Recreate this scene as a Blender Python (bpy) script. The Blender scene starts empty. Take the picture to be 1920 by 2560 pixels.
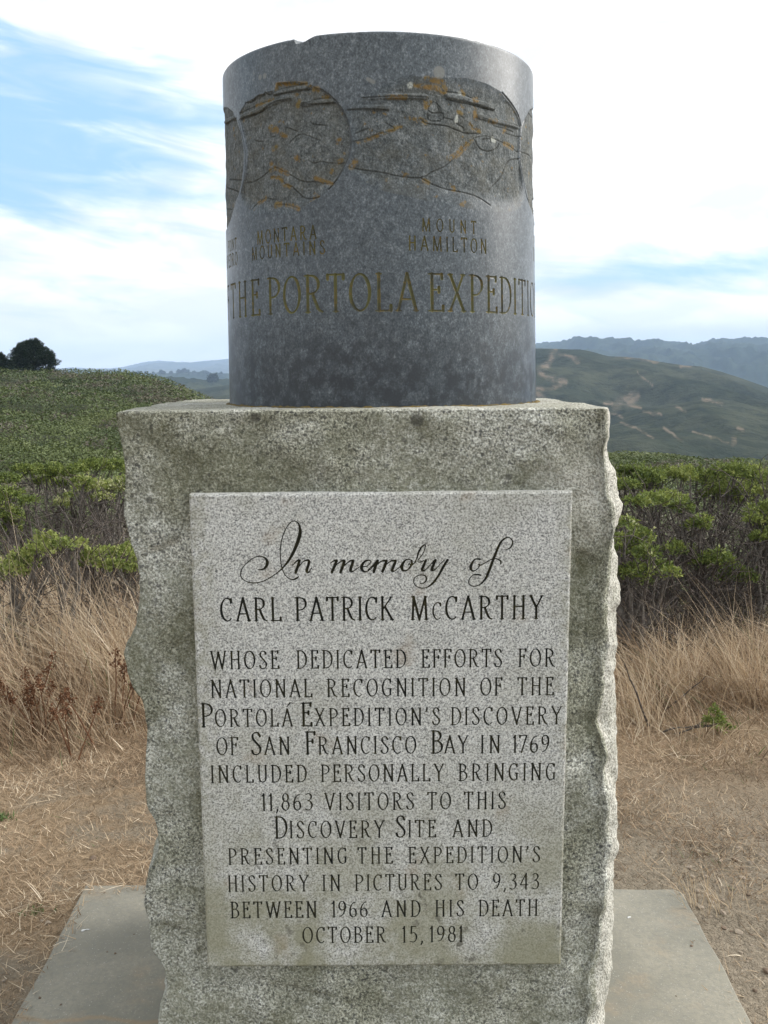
import bpy, math, random
import numpy as np
from mathutils import Matrix, Vector

SC = bpy.context.scene
R_ = math.radians
# ------------------------------------------------------------------ camera
EYE = 1.6
PITCH, ROLL = R_(8.0), R_(-0.45)
FPX = 2488.0                       # focal length in photo pixels (photo 1920 x 2560)
cam_d = bpy.data.cameras.new("camera")
cam = bpy.data.objects.new("camera", cam_d)
SC.collection.objects.link(cam)
cam_d.sensor_fit = 'HORIZONTAL'
cam_d.sensor_width = 36.0
cam_d.lens = 36.0 * FPX / 1920.0
cam_d.clip_start, cam_d.clip_end = 0.05, 60000
CM = Matrix.Rotation(R_(90) - PITCH, 4, 'X') @ Matrix.Rotation(ROLL, 4, 'Z')
cam.matrix_world = Matrix.Translation((0, 0, EYE)) @ CM
SC.camera = cam
CR = np.array(CM.to_3x3())
# ------------------------------------------------------------------ light
SUN_AZ, SUN_EL = R_(80), R_(33)    # azimuth from +Y towards +X
SC.view_settings.view_transform = 'Standard'
SC.view_settings.look = 'None'
SC.view_settings.gamma = 1
SC.view_settings.exposure = 0.5
sun_d = bpy.data.lights.new("sun", 'SUN')
sun_d.energy = 2.6
sun_d.angle = R_(48)
sun_d.color = (1.0, 0.95, 0.88)
sun = bpy.data.objects.new("sun", sun_d)
SC.collection.objects.link(sun)
sdir = Vector((math.sin(SUN_AZ) * math.cos(SUN_EL), math.cos(SUN_AZ) * math.cos(SUN_EL), math.sin(SUN_EL)))
sun.rotation_euler = sdir.to_track_quat('Z', 'Y').to_euler()
SC.cycles.volume_bounces = 1
SC.cycles.max_bounces = 8
SC.cycles.transparent_max_bounces = 8


class NT:
    """small helper for node trees"""
    def __init__(self, tree):
        self.t = tree
        self.n = tree.nodes
        self.l = tree.links

    def add(self, typ, inp=None, **kw):
        nd = self.n.new(typ)
        for k, v in kw.items():
            setattr(nd, k, v)
        for k, v in (inp or {}).items():
            s = nd.inputs[k]
            if isinstance(v, bpy.types.NodeSocket):
                self.l.new(v, s)
            else:
                s.default_value = v
        return nd

    def math(self, op, a, b=None, c=None, clamp=False):
        i = {0: a}
        if b is not None:
            i[1] = b
        if c is not None:
            i[2] = c
        nd = self.add('ShaderNodeMath', i, operation=op)
        nd.use_clamp = clamp
        return nd.outputs[0]

    def mix(self, f, a, b, blend='MIX'):
        nd = self.n.new('ShaderNodeMix')
        nd.data_type = 'RGBA'
        nd.blend_type = blend
        for s, v in ((nd.inputs[0], f), (nd.inputs[6], a), (nd.inputs[7], b)):
            if isinstance(v, bpy.types.NodeSocket):
                self.l.new(v, s)
            else:
                s.default_value = v if not isinstance(v, tuple) or len(v) == 4 else (*v, 1)
        return nd.outputs[2]

    def ramp(self, f, stops, interp='LINEAR'):
        nd = self.n.new('ShaderNodeValToRGB')
        cr = nd.color_ramp
        cr.interpolation = interp
        while len(cr.elements) < len(stops):
            cr.elements.new(0.5)
        for e, (p, c) in zip(cr.elements, stops):
            e.position = p
            e.color = (*c, 1) if isinstance(c, tuple) else (c, c, c, 1)
        self.l.new(f, nd.inputs[0])
        return nd.outputs[0]

    def noise(self, vec, scale, detail=3, rough=0.55, dist=0.0, out=0, dims='3D'):
        nd = self.add('ShaderNodeTexNoise', {'Vector': vec, 'Scale': scale, 'Detail': detail, 'Roughness': rough, 'Distortion': dist})
        nd.noise_dimensions = dims
        return nd.outputs[out]

    def mrange(self, v, a, b, c=0.0, d=1.0, smooth=True):
        nd = self.add('ShaderNodeMapRange', {0: v, 1: a, 2: b, 3: c, 4: d})
        nd.interpolation_type = 'SMOOTHSTEP' if smooth else 'LINEAR'
        return nd.outputs[0]


# ------------------------------------------------------------------ sky
W = bpy.data.worlds.new("World")
SC.world = W
W.use_nodes = True
w = NT(W.node_tree)
w.n.clear()
sky = w.add('ShaderNodeTexSky', sky_type='NISHITA')
sky.sun_disc = False
sky.sun_elevation = SUN_EL
sky.sun_rotation = SUN_AZ
sky.altitude = 350
sky.air_density, sky.dust_density, sky.ozone_density = 1.0, 1.2, 1.0
tc = w.add('ShaderNodeTexCoord')
sp = w.add('ShaderNodeSeparateXYZ', {0: tc.outputs['Generated']})
deg = 57.29578
az = w.math('MULTIPLY', w.math('ARCTAN2', sp.outputs[0], sp.outputs[1]), deg)
el = w.math('MULTIPLY', w.math('ARCSINE', sp.outputs[2]), deg)
# long wind-drawn streaks: stretched noise in azimuth / elevation
tilt = w.math('ADD', el, w.math('MULTIPLY', az, 0.14))
v1 = w.add('ShaderNodeCombineXYZ', {0: w.math('MULTIPLY', az, 0.10), 1: w.math('MULTIPLY', tilt, 0.52), 2: 1.7}).outputs[0]
v2 = w.add('ShaderNodeCombineXYZ', {0: w.math('MULTIPLY', az, 0.11), 1: w.math('MULTIPLY', el, 0.26), 2: 4.2}).outputs[0]
streak = w.noise(v1, 1.0, 5, 0.56, 0.8)
puff = w.noise(v2, 1.0, 4, 0.5, 0.3)


def gauss(ax, ex, sa, se):
    a_ = w.math('POWER', w.math('DIVIDE', w.math('SUBTRACT', az, ax), sa), 2.0)
    e_ = w.math('POWER', w.math('DIVIDE', w.math('SUBTRACT', el, ex), se), 2.0)
    return w.math('EXPONENT', w.math('MULTIPLY', w.math('ADD', a_, e_), -1.0))


hole = w.math('ADD', gauss(-18, 12.5, 9.5, 6.0), w.math('MULTIPLY', gauss(15, 5.2, 12, 1.5), 0.72))
hole = w.math('ADD', hole, w.math('MULTIPLY', gauss(-70, 30, 30, 22), 0.9))
hole = w.math('ADD', hole, w.math('MULTIPLY', gauss(150, 40, 50, 22), 0.6))
cov = w.math('SUBTRACT', w.math('ADD', w.mrange(streak, 0.28, 0.72, 0, 1, False), w.math('MULTIPLY', puff, 0.7)), w.math('MULTIPLY', hole, 1.18))
cloud = w.mrange(cov, -0.45, 0.72)
shade = w.mrange(w.noise(v2, 1.7, 4, 0.5, 0.4), 0.35, 0.65)
low = w.mrange(el, 0.5, 9.0)
c_white = w.mix(shade, (7.0, 7.35, 7.8), (10.3, 10.15, 9.9))
c_low = w.mix(shade, (8.2, 8.4, 8.8), (9.8, 9.8, 9.9))
c_cloud = w.mix(low, c_low, c_white)
thin = w.mix(0.8, sky.outputs[0], (3.3, 5.7, 8.0))
glow = w.math('ADD', w.math('MULTIPLY', gauss(80, 38, 45, 28), 1.6), 1.0)
glow = w.add('ShaderNodeCombineColor', {0: glow, 1: glow, 2: glow}).outputs[0]
grey = w.math('MULTIPLY', w.math('ADD', gauss(14, 4.6, 6, .55), w.math('MULTIPLY', gauss(17.5, 1.9, 9, .5), .8)), w.mrange(puff, .3, .6, .4, 1))
c_cloud = w.mix(w.math('MULTIPLY', grey, .8), c_cloud, (5.0, 5.5, 6.1))
skycol = w.mix(1.0, w.mix(cloud, thin, c_cloud), glow, 'MULTIPLY')
bg = w.add('ShaderNodeBackground', {'Color': skycol, 'Strength': 0.1})
wo = w.add('ShaderNodeOutputWorld', {'Surface': bg.outputs[0]})

# ------------------------------------------------------------------ helpers
rng = np.random.default_rng(7)
random.seed(7)


def ray(px, py):
    px = np.asarray(px, float); py = np.asarray(py, float)
    d = np.stack([(px - 960) / FPX, -(py - 1280) / FPX, -np.ones_like(px)], -1)
    return d @ CR.T


def at_y(px, py, Y):
    d = ray(px, py)
    t = Y / d[..., 1]
    return np.stack([d[..., 0] * t, d[..., 1] * t, EYE + d[..., 2] * t], -1)


def at_z(px, py, Z=0.0):
    d = ray(px, py)
    t = (Z - EYE) / d[..., 2]
    return np.stack([d[..., 0] * t, d[..., 1] * t, EYE + d[..., 2] * t], -1)


_tab = np.random.default_rng(3).random(65536).astype(np.float32)


def vnoise(P, seed=0):
    P = np.asarray(P, np.float32)
    i = np.floor(P).astype(np.int64)
    f = P - i
    f = f * f * (3 - 2 * f)
    out = 0
    for dx in (0, 1):
        for dy in (0, 1):
            for dz in (0, 1):
                h = ((i[:, 0] + dx) * 73856093) ^ ((i[:, 1] + dy) * 19349663) ^ ((i[:, 2] + dz) * 83492791) ^ (seed * 2654435)
                h = (h ^ (h >> 13)) & 65535
                out = out + _tab[h] * (f[:, 0] if dx else 1 - f[:, 0]) * (f[:, 1] if dy else 1 - f[:, 1]) * (f[:, 2] if dz else 1 - f[:, 2])
    return out * 2 - 1


def fbm(P, freq, octv=4, seed=0, gain=0.5):
    P = np.asarray(P, np.float32)
    s, a = 0, 1.0
    for o in range(octv):
        s = s + a * vnoise(P * freq, seed + o * 17)
        freq *= 2.03
        a *= gain
    return s


def mesh(name, verts, faces, mat=None, parent=None, smooth=True, fattr=None, vattr=None):
    """faces: (n,4) or (n,3) int array, or a list of such arrays"""
    me = bpy.data.meshes.new(name)
    verts = np.ascontiguousarray(verts, np.float32)
    if not isinstance(faces, list):
        faces = [faces]
    faces = [np.asarray(f, np.int32) for f in faces if len(f)]
    me.vertices.add(len(verts))
    me.vertices.foreach_set('co', verts.ravel())
    loops = np.concatenate([f.ravel() for f in faces])
    cnt = np.concatenate([np.full(len(f), f.shape[1], np.int32) for f in faces])
    st = np.concatenate([[0], np.cumsum(cnt)[:-1]]).astype(np.int32)
    me.loops.add(len(loops))
    me.loops.foreach_set('vertex_index', loops)
    me.polygons.add(len(cnt))
    me.polygons.foreach_set('loop_start', st)
    me.polygons.foreach_set('use_smooth', np.full(len(cnt), smooth, bool))
    me.update(calc_edges=True)
    for dom, at in (('FACE', fattr), ('POINT', vattr)):
        for k, v in (at or {}).items():
            a = me.attributes.new(k, 'FLOAT', dom)
            a.data.foreach_set('value', np.ascontiguousarray(v, np.float32))
    if mat:
        me.materials.append(mat)
    o = bpy.data.objects.new(name, me)
    SC.collection.objects.link(o)
    if parent:
        o.parent = parent
    return o


def empty(name, loc):
    o = bpy.data.objects.new(name, None)
    o.empty_display_size = 0.1
    o.location = loc
    SC.collection.objects.link(o)
    return o


def tag(o, label=None, cat=None, group=None, kind=None):
    if label: o['label'] = label
    if cat: o['category'] = cat
    if group: o['group'] = group
    if kind: o['kind'] = kind
    return o


def compact(verts, faces, vattr=None):
    """only the vertices the faces use"""
    u, inv = np.unique(faces, return_inverse=True)
    f = inv.reshape(faces.shape)
    return verts[u], f, {k: v[u] for k, v in (vattr or {}).items()}


def grid_faces(nr, nc):
    a = np.arange(nr * nc).reshape(nr, nc)
    return np.stack([a[:-1, :-1], a[:-1, 1:], a[1:, 1:], a[1:, :-1]], -1).reshape(-1, 4)


def catmull(pts, n=6):
    P = np.asarray(pts, float)
    if len(P) < 3:
        return P
    Q = np.vstack([2 * P[0] - P[1], P, 2 * P[-1] - P[-2]])
    out = []
    for i in range(1, len(Q) - 2):
        p0, p1, p2, p3 = Q[i - 1], Q[i], Q[i + 1], Q[i + 2]
        for t in np.linspace(0, 1, n, endpoint=False):
            out.append(.5 * (2 * p1 + (p2 - p0) * t + (2 * p0 - 5 * p1 + 4 * p2 - p3) * t * t + (3 * p1 - p0 - 3 * p2 + p3) * t ** 3))
    out.append(P[-1])
    return np.array(out)


# ------------------------------------------------------------------ materials
def new_mat(name):
    m = bpy.data.materials.new(name)
    m.use_nodes = True
    t = NT(m.node_tree)
    t.n.clear()
    b = t.add('ShaderNodeBsdfPrincipled')
    o = t.add('ShaderNodeOutputMaterial', {'Surface': b.outputs[0]})
    return m, t, b


def objcoord(t):
    return t.add('ShaderNodeTexCoord').outputs['Object']


def bump(t, h, strength, dist, b, prev=None):
    i = {'Height': h, 'Strength': strength, 'Distance': dist}
    if prev is not None:
        i['Normal'] = prev
    nd = t.add('ShaderNodeBump', i)
    t.l.new(nd.outputs[0], b.inputs['Normal'])
    return nd.outputs[0]


def mat_granite(name, rough_face):
    m, t, b = new_mat(name)
    p = objcoord(t)
    # grains: pale feldspar, grey quartz, black mica
    g1 = t.noise(p, 330 if rough_face else 480, 2, 0.6)
    g2 = t.noise(p, 215 if rough_face else 270, 3, 0.65)
    vor = t.add('ShaderNodeTexVoronoi', {'Vector': p, 'Scale': 210.0 if rough_face else 380.0}).outputs['Color']
    vv = t.add('ShaderNodeSeparateColor', {0: vor}).outputs[0]
    if rough_face:
        base = t.ramp(g2, [(0.30, (.115, .114, .098)), (0.43, (.262, .259, .218)), (0.51, (.425, .42, .36)), (0.66, (.77, .76, .685))])
    else:
        base = t.ramp(g2, [(0.30, (.13, .13, .128)), (0.42, (.335, .33, .308)), (0.50, (.525, .518, .48)), (0.68, (.78, .77, .72))])
    dark = t.mrange(g1, 0.36, 0.43, 1 if rough_face else .8, 0)
    col = t.mix(t.math('MULTIPLY', dark, 0.75), base, (.075, .08, .085))
    spk = t.mrange(vv, 0.91, 0.94, 0, 0.75 if rough_face else .6)
    col = t.mix(spk, col, (.06, .06, .065))
    big = t.noise(p, 7.0, 5, 0.62)
    big2 = t.noise(p, 2.6, 4, 0.6, 0.4)
    if rough_face:
        # grey-green lichen film in drifts
        f = t.mrange(t.math('ADD', t.math('MULTIPLY', big, .6), t.math('MULTIPLY', big2, .5)), 0.44, 0.66)
        gr = t.noise(p, 60, 4, 0.7)
        f = t.math('MULTIPLY', f, t.mrange(gr, 0.25, 0.6, 0.15, 0.72))
        f = t.math('MULTIPLY', f, t.mrange(t.add('ShaderNodeSeparateXYZ', {0: p}).outputs[2], ZT - .049, ZT - .041, 1, .35))  # thinner film on the top: its sky light put into the colour
        col = t.mix(f, col, t.mix(t.noise(p, 9, 3), (.11, .115, .07), (.22, .213, .145)))
        tone = t.mrange(t.noise(p, 3.3, 5, .65, .6), .36, .66, .74, 1.25)
        lx = t.add('ShaderNodeSeparateXYZ', {0: p}).outputs[0]
        tn = t.add('ShaderNodeCombineColor', {0: tone, 1: tone, 2: t.math('MULTIPLY', tone, t.mrange(tone, .6, 1.2, .86, 1.0))}).outputs[0]
        col = t.mix(1.0, col, tn, 'MULTIPLY')
        moss = t.math('MULTIPLY', t.mrange(t.noise(p, 13, 5, .7), .50, .68), t.mrange(t.noise(p, 2.1, 3), .46, .6))
        col = t.mix(t.math('MULTIPLY', moss, .45), col, (.085, .078, .030))
        fs = t.math('MULTIPLY', t.add('ShaderNodeAttribute', attribute_name='lit_pale').outputs['Fac'], t.mrange(t.noise(p, 30, 4, .7), .30, .50, .35, 1))  # pale mix that paints side light on the right facets
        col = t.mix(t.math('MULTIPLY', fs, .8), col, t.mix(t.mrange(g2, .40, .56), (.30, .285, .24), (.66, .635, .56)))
        # dark round lichen spots
        sep = p
        for (x, y, z, r) in SPOTS:
            dn = t.add('ShaderNodeVectorMath', {0: sep, 1: (x, y, z)}, operation='DISTANCE').outputs['Value']
            dn = t.math('ADD', dn, t.math('MULTIPLY', t.noise(p, 130, 2), 0.008))
            k = t.mrange(dn, r * 0.85 + .003, r * 1.15 + .005, 0.72, 0)
            col = t.mix(k, col, (.075, .072, .06))
    else:
        f = t.mrange(t.math('ADD', t.math('MULTIPLY', big, .6), t.math('MULTIPLY', big2, .5)), 0.50, 0.72)
        gz = t.add('ShaderNodeSeparateXYZ', {0: p}).outputs[2]
        lo = t.mrange(t.math('ADD', gz, t.math('MULTIPLY', big2, .5)), .55, 1.15, .85, .06)
        f = t.math('MAXIMUM', t.math('MULTIPLY', f, t.mrange(gz, 0.35, 0.95, 0.75, 0.28)), t.math('MULTIPLY', lo, t.mrange(big, .3, .6)))
        gx = t.math('ABSOLUTE', t.add('ShaderNodeSeparateXYZ', {0: p}).outputs[0])
        eg = t.math('MULTIPLY', t.mrange(t.math('ADD', gx, t.math('MULTIPLY', big, .12)), .36, .46, 0, .55), t.mrange(t.noise(p, 40, 3, .6), .35, .6))
        f = t.math('MAXIMUM', f, eg)
        col = t.mix(f, col, (.225, .215, .13))
        # dark blotches low on the panel
        bl = t.mrange(t.noise(p, 42, 3, 0.6), 0.56, 0.66)
        bl = t.math('MULTIPLY', bl, t.mrange(t.noise(p, 6.0, 3), 0.48, 0.62))
        bl = t.math('MULTIPLY', bl, t.mrange(gz, 0.4, 0.8, 0.8, 0.08))
        col = t.mix(bl, col, (.085, .078, .06))
        # rusty tan stains
        st = t.mrange(t.noise(p, 11, 3, 0.5), 0.62, 0.75, 0, 0.35)
        col = t.mix(st, col, (.30, .22, .14))
    t.l.new(col, b.inputs['Base Color'])
    b.inputs['Roughness'].default_value = 0.85 if rough_face else 0.7
    b.inputs['Specular IOR Level'].default_value = 0.25
    if rough_face:
        n1 = bump(t, t.noise(p, 38, 5, 0.7), 0.9, 0.007, b)
        bump(t, g2, 1.0, 0.0045, b, n1)
    else:
        bump(t, g2, 0.5, 0.0012, b)
    return m


DRUM_RAMP = [(0.34, (.014, .018, .021)), (0.45, (.050, .061, .067)), (0.54, (.090, .105, .113)), (0.66, (.215, .235, .245))]


def mat_drum(name, relief=False):
    m, t, b = new_mat(name)
    p = objcoord(t)
    mp = t.add('ShaderNodeMapping', {'Vector': p, 'Scale': (1.5, 1.5, 1.2)}).outputs[0]
    g = t.noise(mp, 185, 4, 0.7)
    g2 = t.noise(mp, 60, 3, 0.6)
    gg = t.math('ADD', t.math('MULTIPLY', g, 0.65), t.math('MULTIPLY', g2, 0.35))
    if relief:
        base = t.ramp(gg, [(0.33, (.030, .033, .031)), (0.46, (.090, .097, .092)), (0.55, (.142, .150, .143)), (0.69, (.29, .30, .285))])
        inn = t.add('ShaderNodeAttribute', attribute_name='inner').outputs['Fac']
        pol = t.ramp(gg, DRUM_RAMP)
        base = t.mix(inn, pol, base)
        ol = t.mrange(t.noise(p, 16, 4, 0.6), 0.45, 0.68, 0, 0.30)
        base = t.mix(ol, base, (.095, .082, .048))
    else:
        base = t.ramp(gg, DRUM_RAMP)
        # water-blackened drift round the foot
        zc_ = t.add('ShaderNodeSeparateXYZ', {0: p}).outputs[2]
        foot = t.mrange(t.math('ADD', zc_, t.math('MULTIPLY', t.noise(p, 6, 4, .6), .22)), ZT + .13, ZT + .34, .92, 0)
        foot = t.math('MULTIPLY', foot, t.mrange(t.noise(p, 28, 4, .7), .38, .58, .25, 1))
        base = t.mix(foot, base, (.016, .019, .022))
        bd = t.mrange(t.noise(p, 5.0, 4, 0.6), 0.40, 0.66, 0, 0.5)
        base = t.mix(bd, base, t.mix(0.5, base, (.024, .029, .033)))
    att = t.add('ShaderNodeAttribute', attribute_name='lichen').outputs['Fac']
    k = t.math('MULTIPLY', t.math('MULTIPLY', att, .85), t.mrange(t.noise(p, 130, 3, 0.7), 0.36, 0.56))
    base = t.mix(k, base, t.mix(t.noise(p, 40, 2), (.21, .105, .02), (.13, .105, .025)))
    if relief:
        # scattered ochre lichen freckles
        fr = t.math('MULTIPLY', t.mrange(t.noise(p, 46, 3, 0.6), 0.63, 0.71), 0.7)
        base = t.mix(fr, base, (.17, .105, .022))
    pl = t.add('ShaderNodeAttribute', attribute_name='pale').outputs['Fac']
    base = t.mix(t.math('MULTIPLY', pl, t.mrange(t.noise(p, 300, 2), 0.3, 0.6, 0.35, 0.9)), base, (.42, .43, .38))
    sm = t.add('ShaderNodeAttribute', attribute_name='disc').outputs['Fac']
    base = t.mix(t.math('MULTIPLY', sm, 0.6), base, (.20, .195, .165))
    ed = t.add('ShaderNodeAttribute', attribute_name='groove_dark').outputs['Fac']
    base = t.mix(t.math('MULTIPLY', ed, 0.68), base, (.022, .022, .016))
    t.l.new(base, b.inputs['Base Color'])
    if relief:
        t.l.new(t.mrange(inn, 0, .7, .34, .8), b.inputs['Roughness'])
        n1 = bump(t, t.noise(p, 75, 5, 0.7), t.mrange(inn, 0, .8, 0, .9), 0.004, b)
        bump(t, g, t.mrange(inn, 0, .8, .15, .6), 0.0015, b, n1)
    else:
        rg = t.mrange(t.noise(p, 7, 4, 0.6), 0.35, 0.65, 0.28, 0.40)
        t.l.new(rg, b.inputs['Roughness'])
        bump(t, g, 0.15, 0.0006, b)
    b.inputs['Specular IOR Level'].default_value = 0.5 if not relief else 0.3
    return m


def mat_groove(name, c1, c2, c3=None):
    m, t, b = new_mat(name)
    p = objcoord(t)
    col = t.mix(t.mrange(t.noise(p, 13, 3, 0.6), 0.38, 0.62), c1, c2)
    if c3:
        col = t.mix(t.mrange(t.noise(p, 90, 3, 0.7), 0.5, 0.66), col, c3)
    t.l.new(col, b.inputs['Base Color'])
    b.inputs['Roughness'].default_value = 0.9
    b.inputs['Specular IOR Level'].default_value = 0.15
    bump(t, t.noise(p, 260, 3), 0.6, 0.001, b)
    return m


def mat_leaf(name, ramp, trans=0.3, rough=0.55):
    m = bpy.data.materials.new(name)
    m.use_nodes = True
    t = NT(m.node_tree)
    t.n.clear()
    f = t.add('ShaderNodeAttribute', attribute_name='tint').outputs['Fac']
    col = t.ramp(f, ramp)
    d = t.add('ShaderNodeBsdfPrincipled', {'Base Color': col, 'Roughness': rough, 'Specular IOR Level': 0.3})
    tr = t.add('ShaderNodeBsdfTranslucent', {'Color': col})
    mx = t.add('ShaderNodeMixShader', {0: trans, 1: d.outputs[0], 2: tr.outputs[0]})
    t.add('ShaderNodeOutputMaterial', {'Surface': mx.outputs[0]})
    return m


def mat_simple(name, c1, c2, scale, rough=0.9, bs=0.5, bd=0.01):
    m, t, b = new_mat(name)
    p = objcoord(t)
    n = t.noise(p, scale, 4, 0.65)
    t.l.new(t.mix(t.mrange(n, 0.35, 0.65), c1, c2), b.inputs['Base Color'])
    b.inputs['Roughness'].default_value = rough
    b.inputs['Specular IOR Level'].default_value = 0.2
    bump(t, t.noise(p, scale * 3, 3), bs, bd, b)
    return m


# ------------------------------------------------------------------ monument dimensions
YF = 1.95        # front face of the pedestal block
YP = 1.925       # front face of the raised inscription panel
DC, R0 = 2.39, 0.361
ZT = float(np.mean(at_y([420, 1380], [1034, 1022], YF)[:, 2]))   # top of the pedestal
MON = np.array([0.0, 2.35, 0.04])
monument = tag(empty('monument', MON.tolist()), 'tall granite monument, dark carved drum on a rough grey block with an engraved panel', 'monument')

SPOTS = []
for px, py, r in ((637, 1046, .010), (1042, 1050, .013), (374, 1250, .007), (1272, 1192, .007), (1010, 1100, .005),
                  (330, 1240, .004), (700, 1120, .005)):
    q = at_y(px, py, YF) - MON
    SPOTS.append((float(q[0]), float(q[1]), float(q[2]), r))
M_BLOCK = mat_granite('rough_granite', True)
M_PANEL = mat_granite('dressed_granite', False)
M_DRUM = mat_drum('polished_dark_granite')
M_RELIEF = mat_drum('carved_dark_granite', True)
M_INK = mat_groove('letter_groove', (.012, .013, .011), (.024, .023, .014), (.050, .045, .020))
M_INKD = mat_groove('drum_letter_groove', (.074, .073, .056), (.135, .130, .055), (.17, .130, .055))
M_INKS = mat_groove('place_name_groove', (.040, .040, .028), (.105, .092, .030), (.15, .105, .035))

# ------------------------------------------------------------------ pedestal
LEFT = [(290, 1037), (293, 1080), (300, 1098), (307, 1131), (312, 1167), (312, 1200), (310, 1229), (307, 1276), (306, 1290), (315, 1314), (322, 1335),
        (329, 1368), (340, 1400), (349, 1440), (348, 1462), (347, 1498), (345, 1534), (340, 1563), (327, 1592), (313, 1614), (308, 1635), (315, 1664),
        (320, 1686), (327, 1711), (340, 1733), (353, 1751), (358, 1773), (363, 1802), (366, 1823), (365, 1859), (361, 1900), (361, 1945), (364, 2004), (370, 2028),
        (383, 2049), (391, 2076), (395, 2109), (391, 2142), (379, 2165), (368, 2189), (362, 2207), (361, 2237), (358, 2261), (365, 2285), (370, 2300),
        (371, 2324), (373, 2356), (379, 2377), (397, 2401), (409, 2422), (413, 2446), (419, 2473), (413, 2491), (406, 2509), (400, 2526), (398, 2560), (405, 2640), (400, 2800)]
SIL = [(1508, 1017), (1512, 1039), (1515, 1056), (1514, 1090), (1512, 1119), (1518, 1153), (1526, 1174), (1529, 1195), (1535, 1233), (1547, 1250),
       (1549, 1267), (1539, 1288), (1535, 1313), (1529, 1339), (1532, 1372), (1536, 1410), (1534, 1444), (1539, 1486), (1536, 1520), (1533, 1558),
       (1535, 1592), (1531, 1647), (1527, 1672), (1531, 1697), (1534, 1732), (1538, 1780), (1544, 1823), (1541, 1871), (1538, 1923), (1533, 1986),
       (1532, 2058), (1530, 2118), (1530, 2217), (1530, 2336), (1528, 2416), (1520, 2476), (1514, 2523), (1508, 2560), (1500, 2640), (1500, 2800)]
FED = [(1505, 1017), (1508, 1056), (1506, 1119), (1508, 1174), (1510, 1233), (1518, 1260), (1524, 1300), (1526, 1339), (1518, 1385), (1512, 1436),
       (1507, 1465), (1499, 1503), (1499, 1540), (1501, 1571), (1503, 1613), (1505, 1655), (1502, 1697), (1509, 1712), (1504, 1740), (1496, 1772), (1492, 1807),
       (1504, 1847), (1516, 1887), (1514, 1907), (1502, 1923), (1500, 1955), (1508, 2018), (1506, 2066), (1508, 2118), (1504, 2157), (1506, 2213),
       (1504, 2257), (1500, 2312), (1494, 2368), (1484, 2408), (1472, 2436), (1468, 2476), (1468, 2515), (1465, 2560), (1460, 2640), (1460, 2800)]


def profile(pts, Y, smooth=False):
    a = np.array(pts, float)
    q = at_y(a[:, 0], a[:, 1], Y)
    o = np.argsort(q[:, 2])
    return q[o, 2], q[o, 0]


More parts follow.
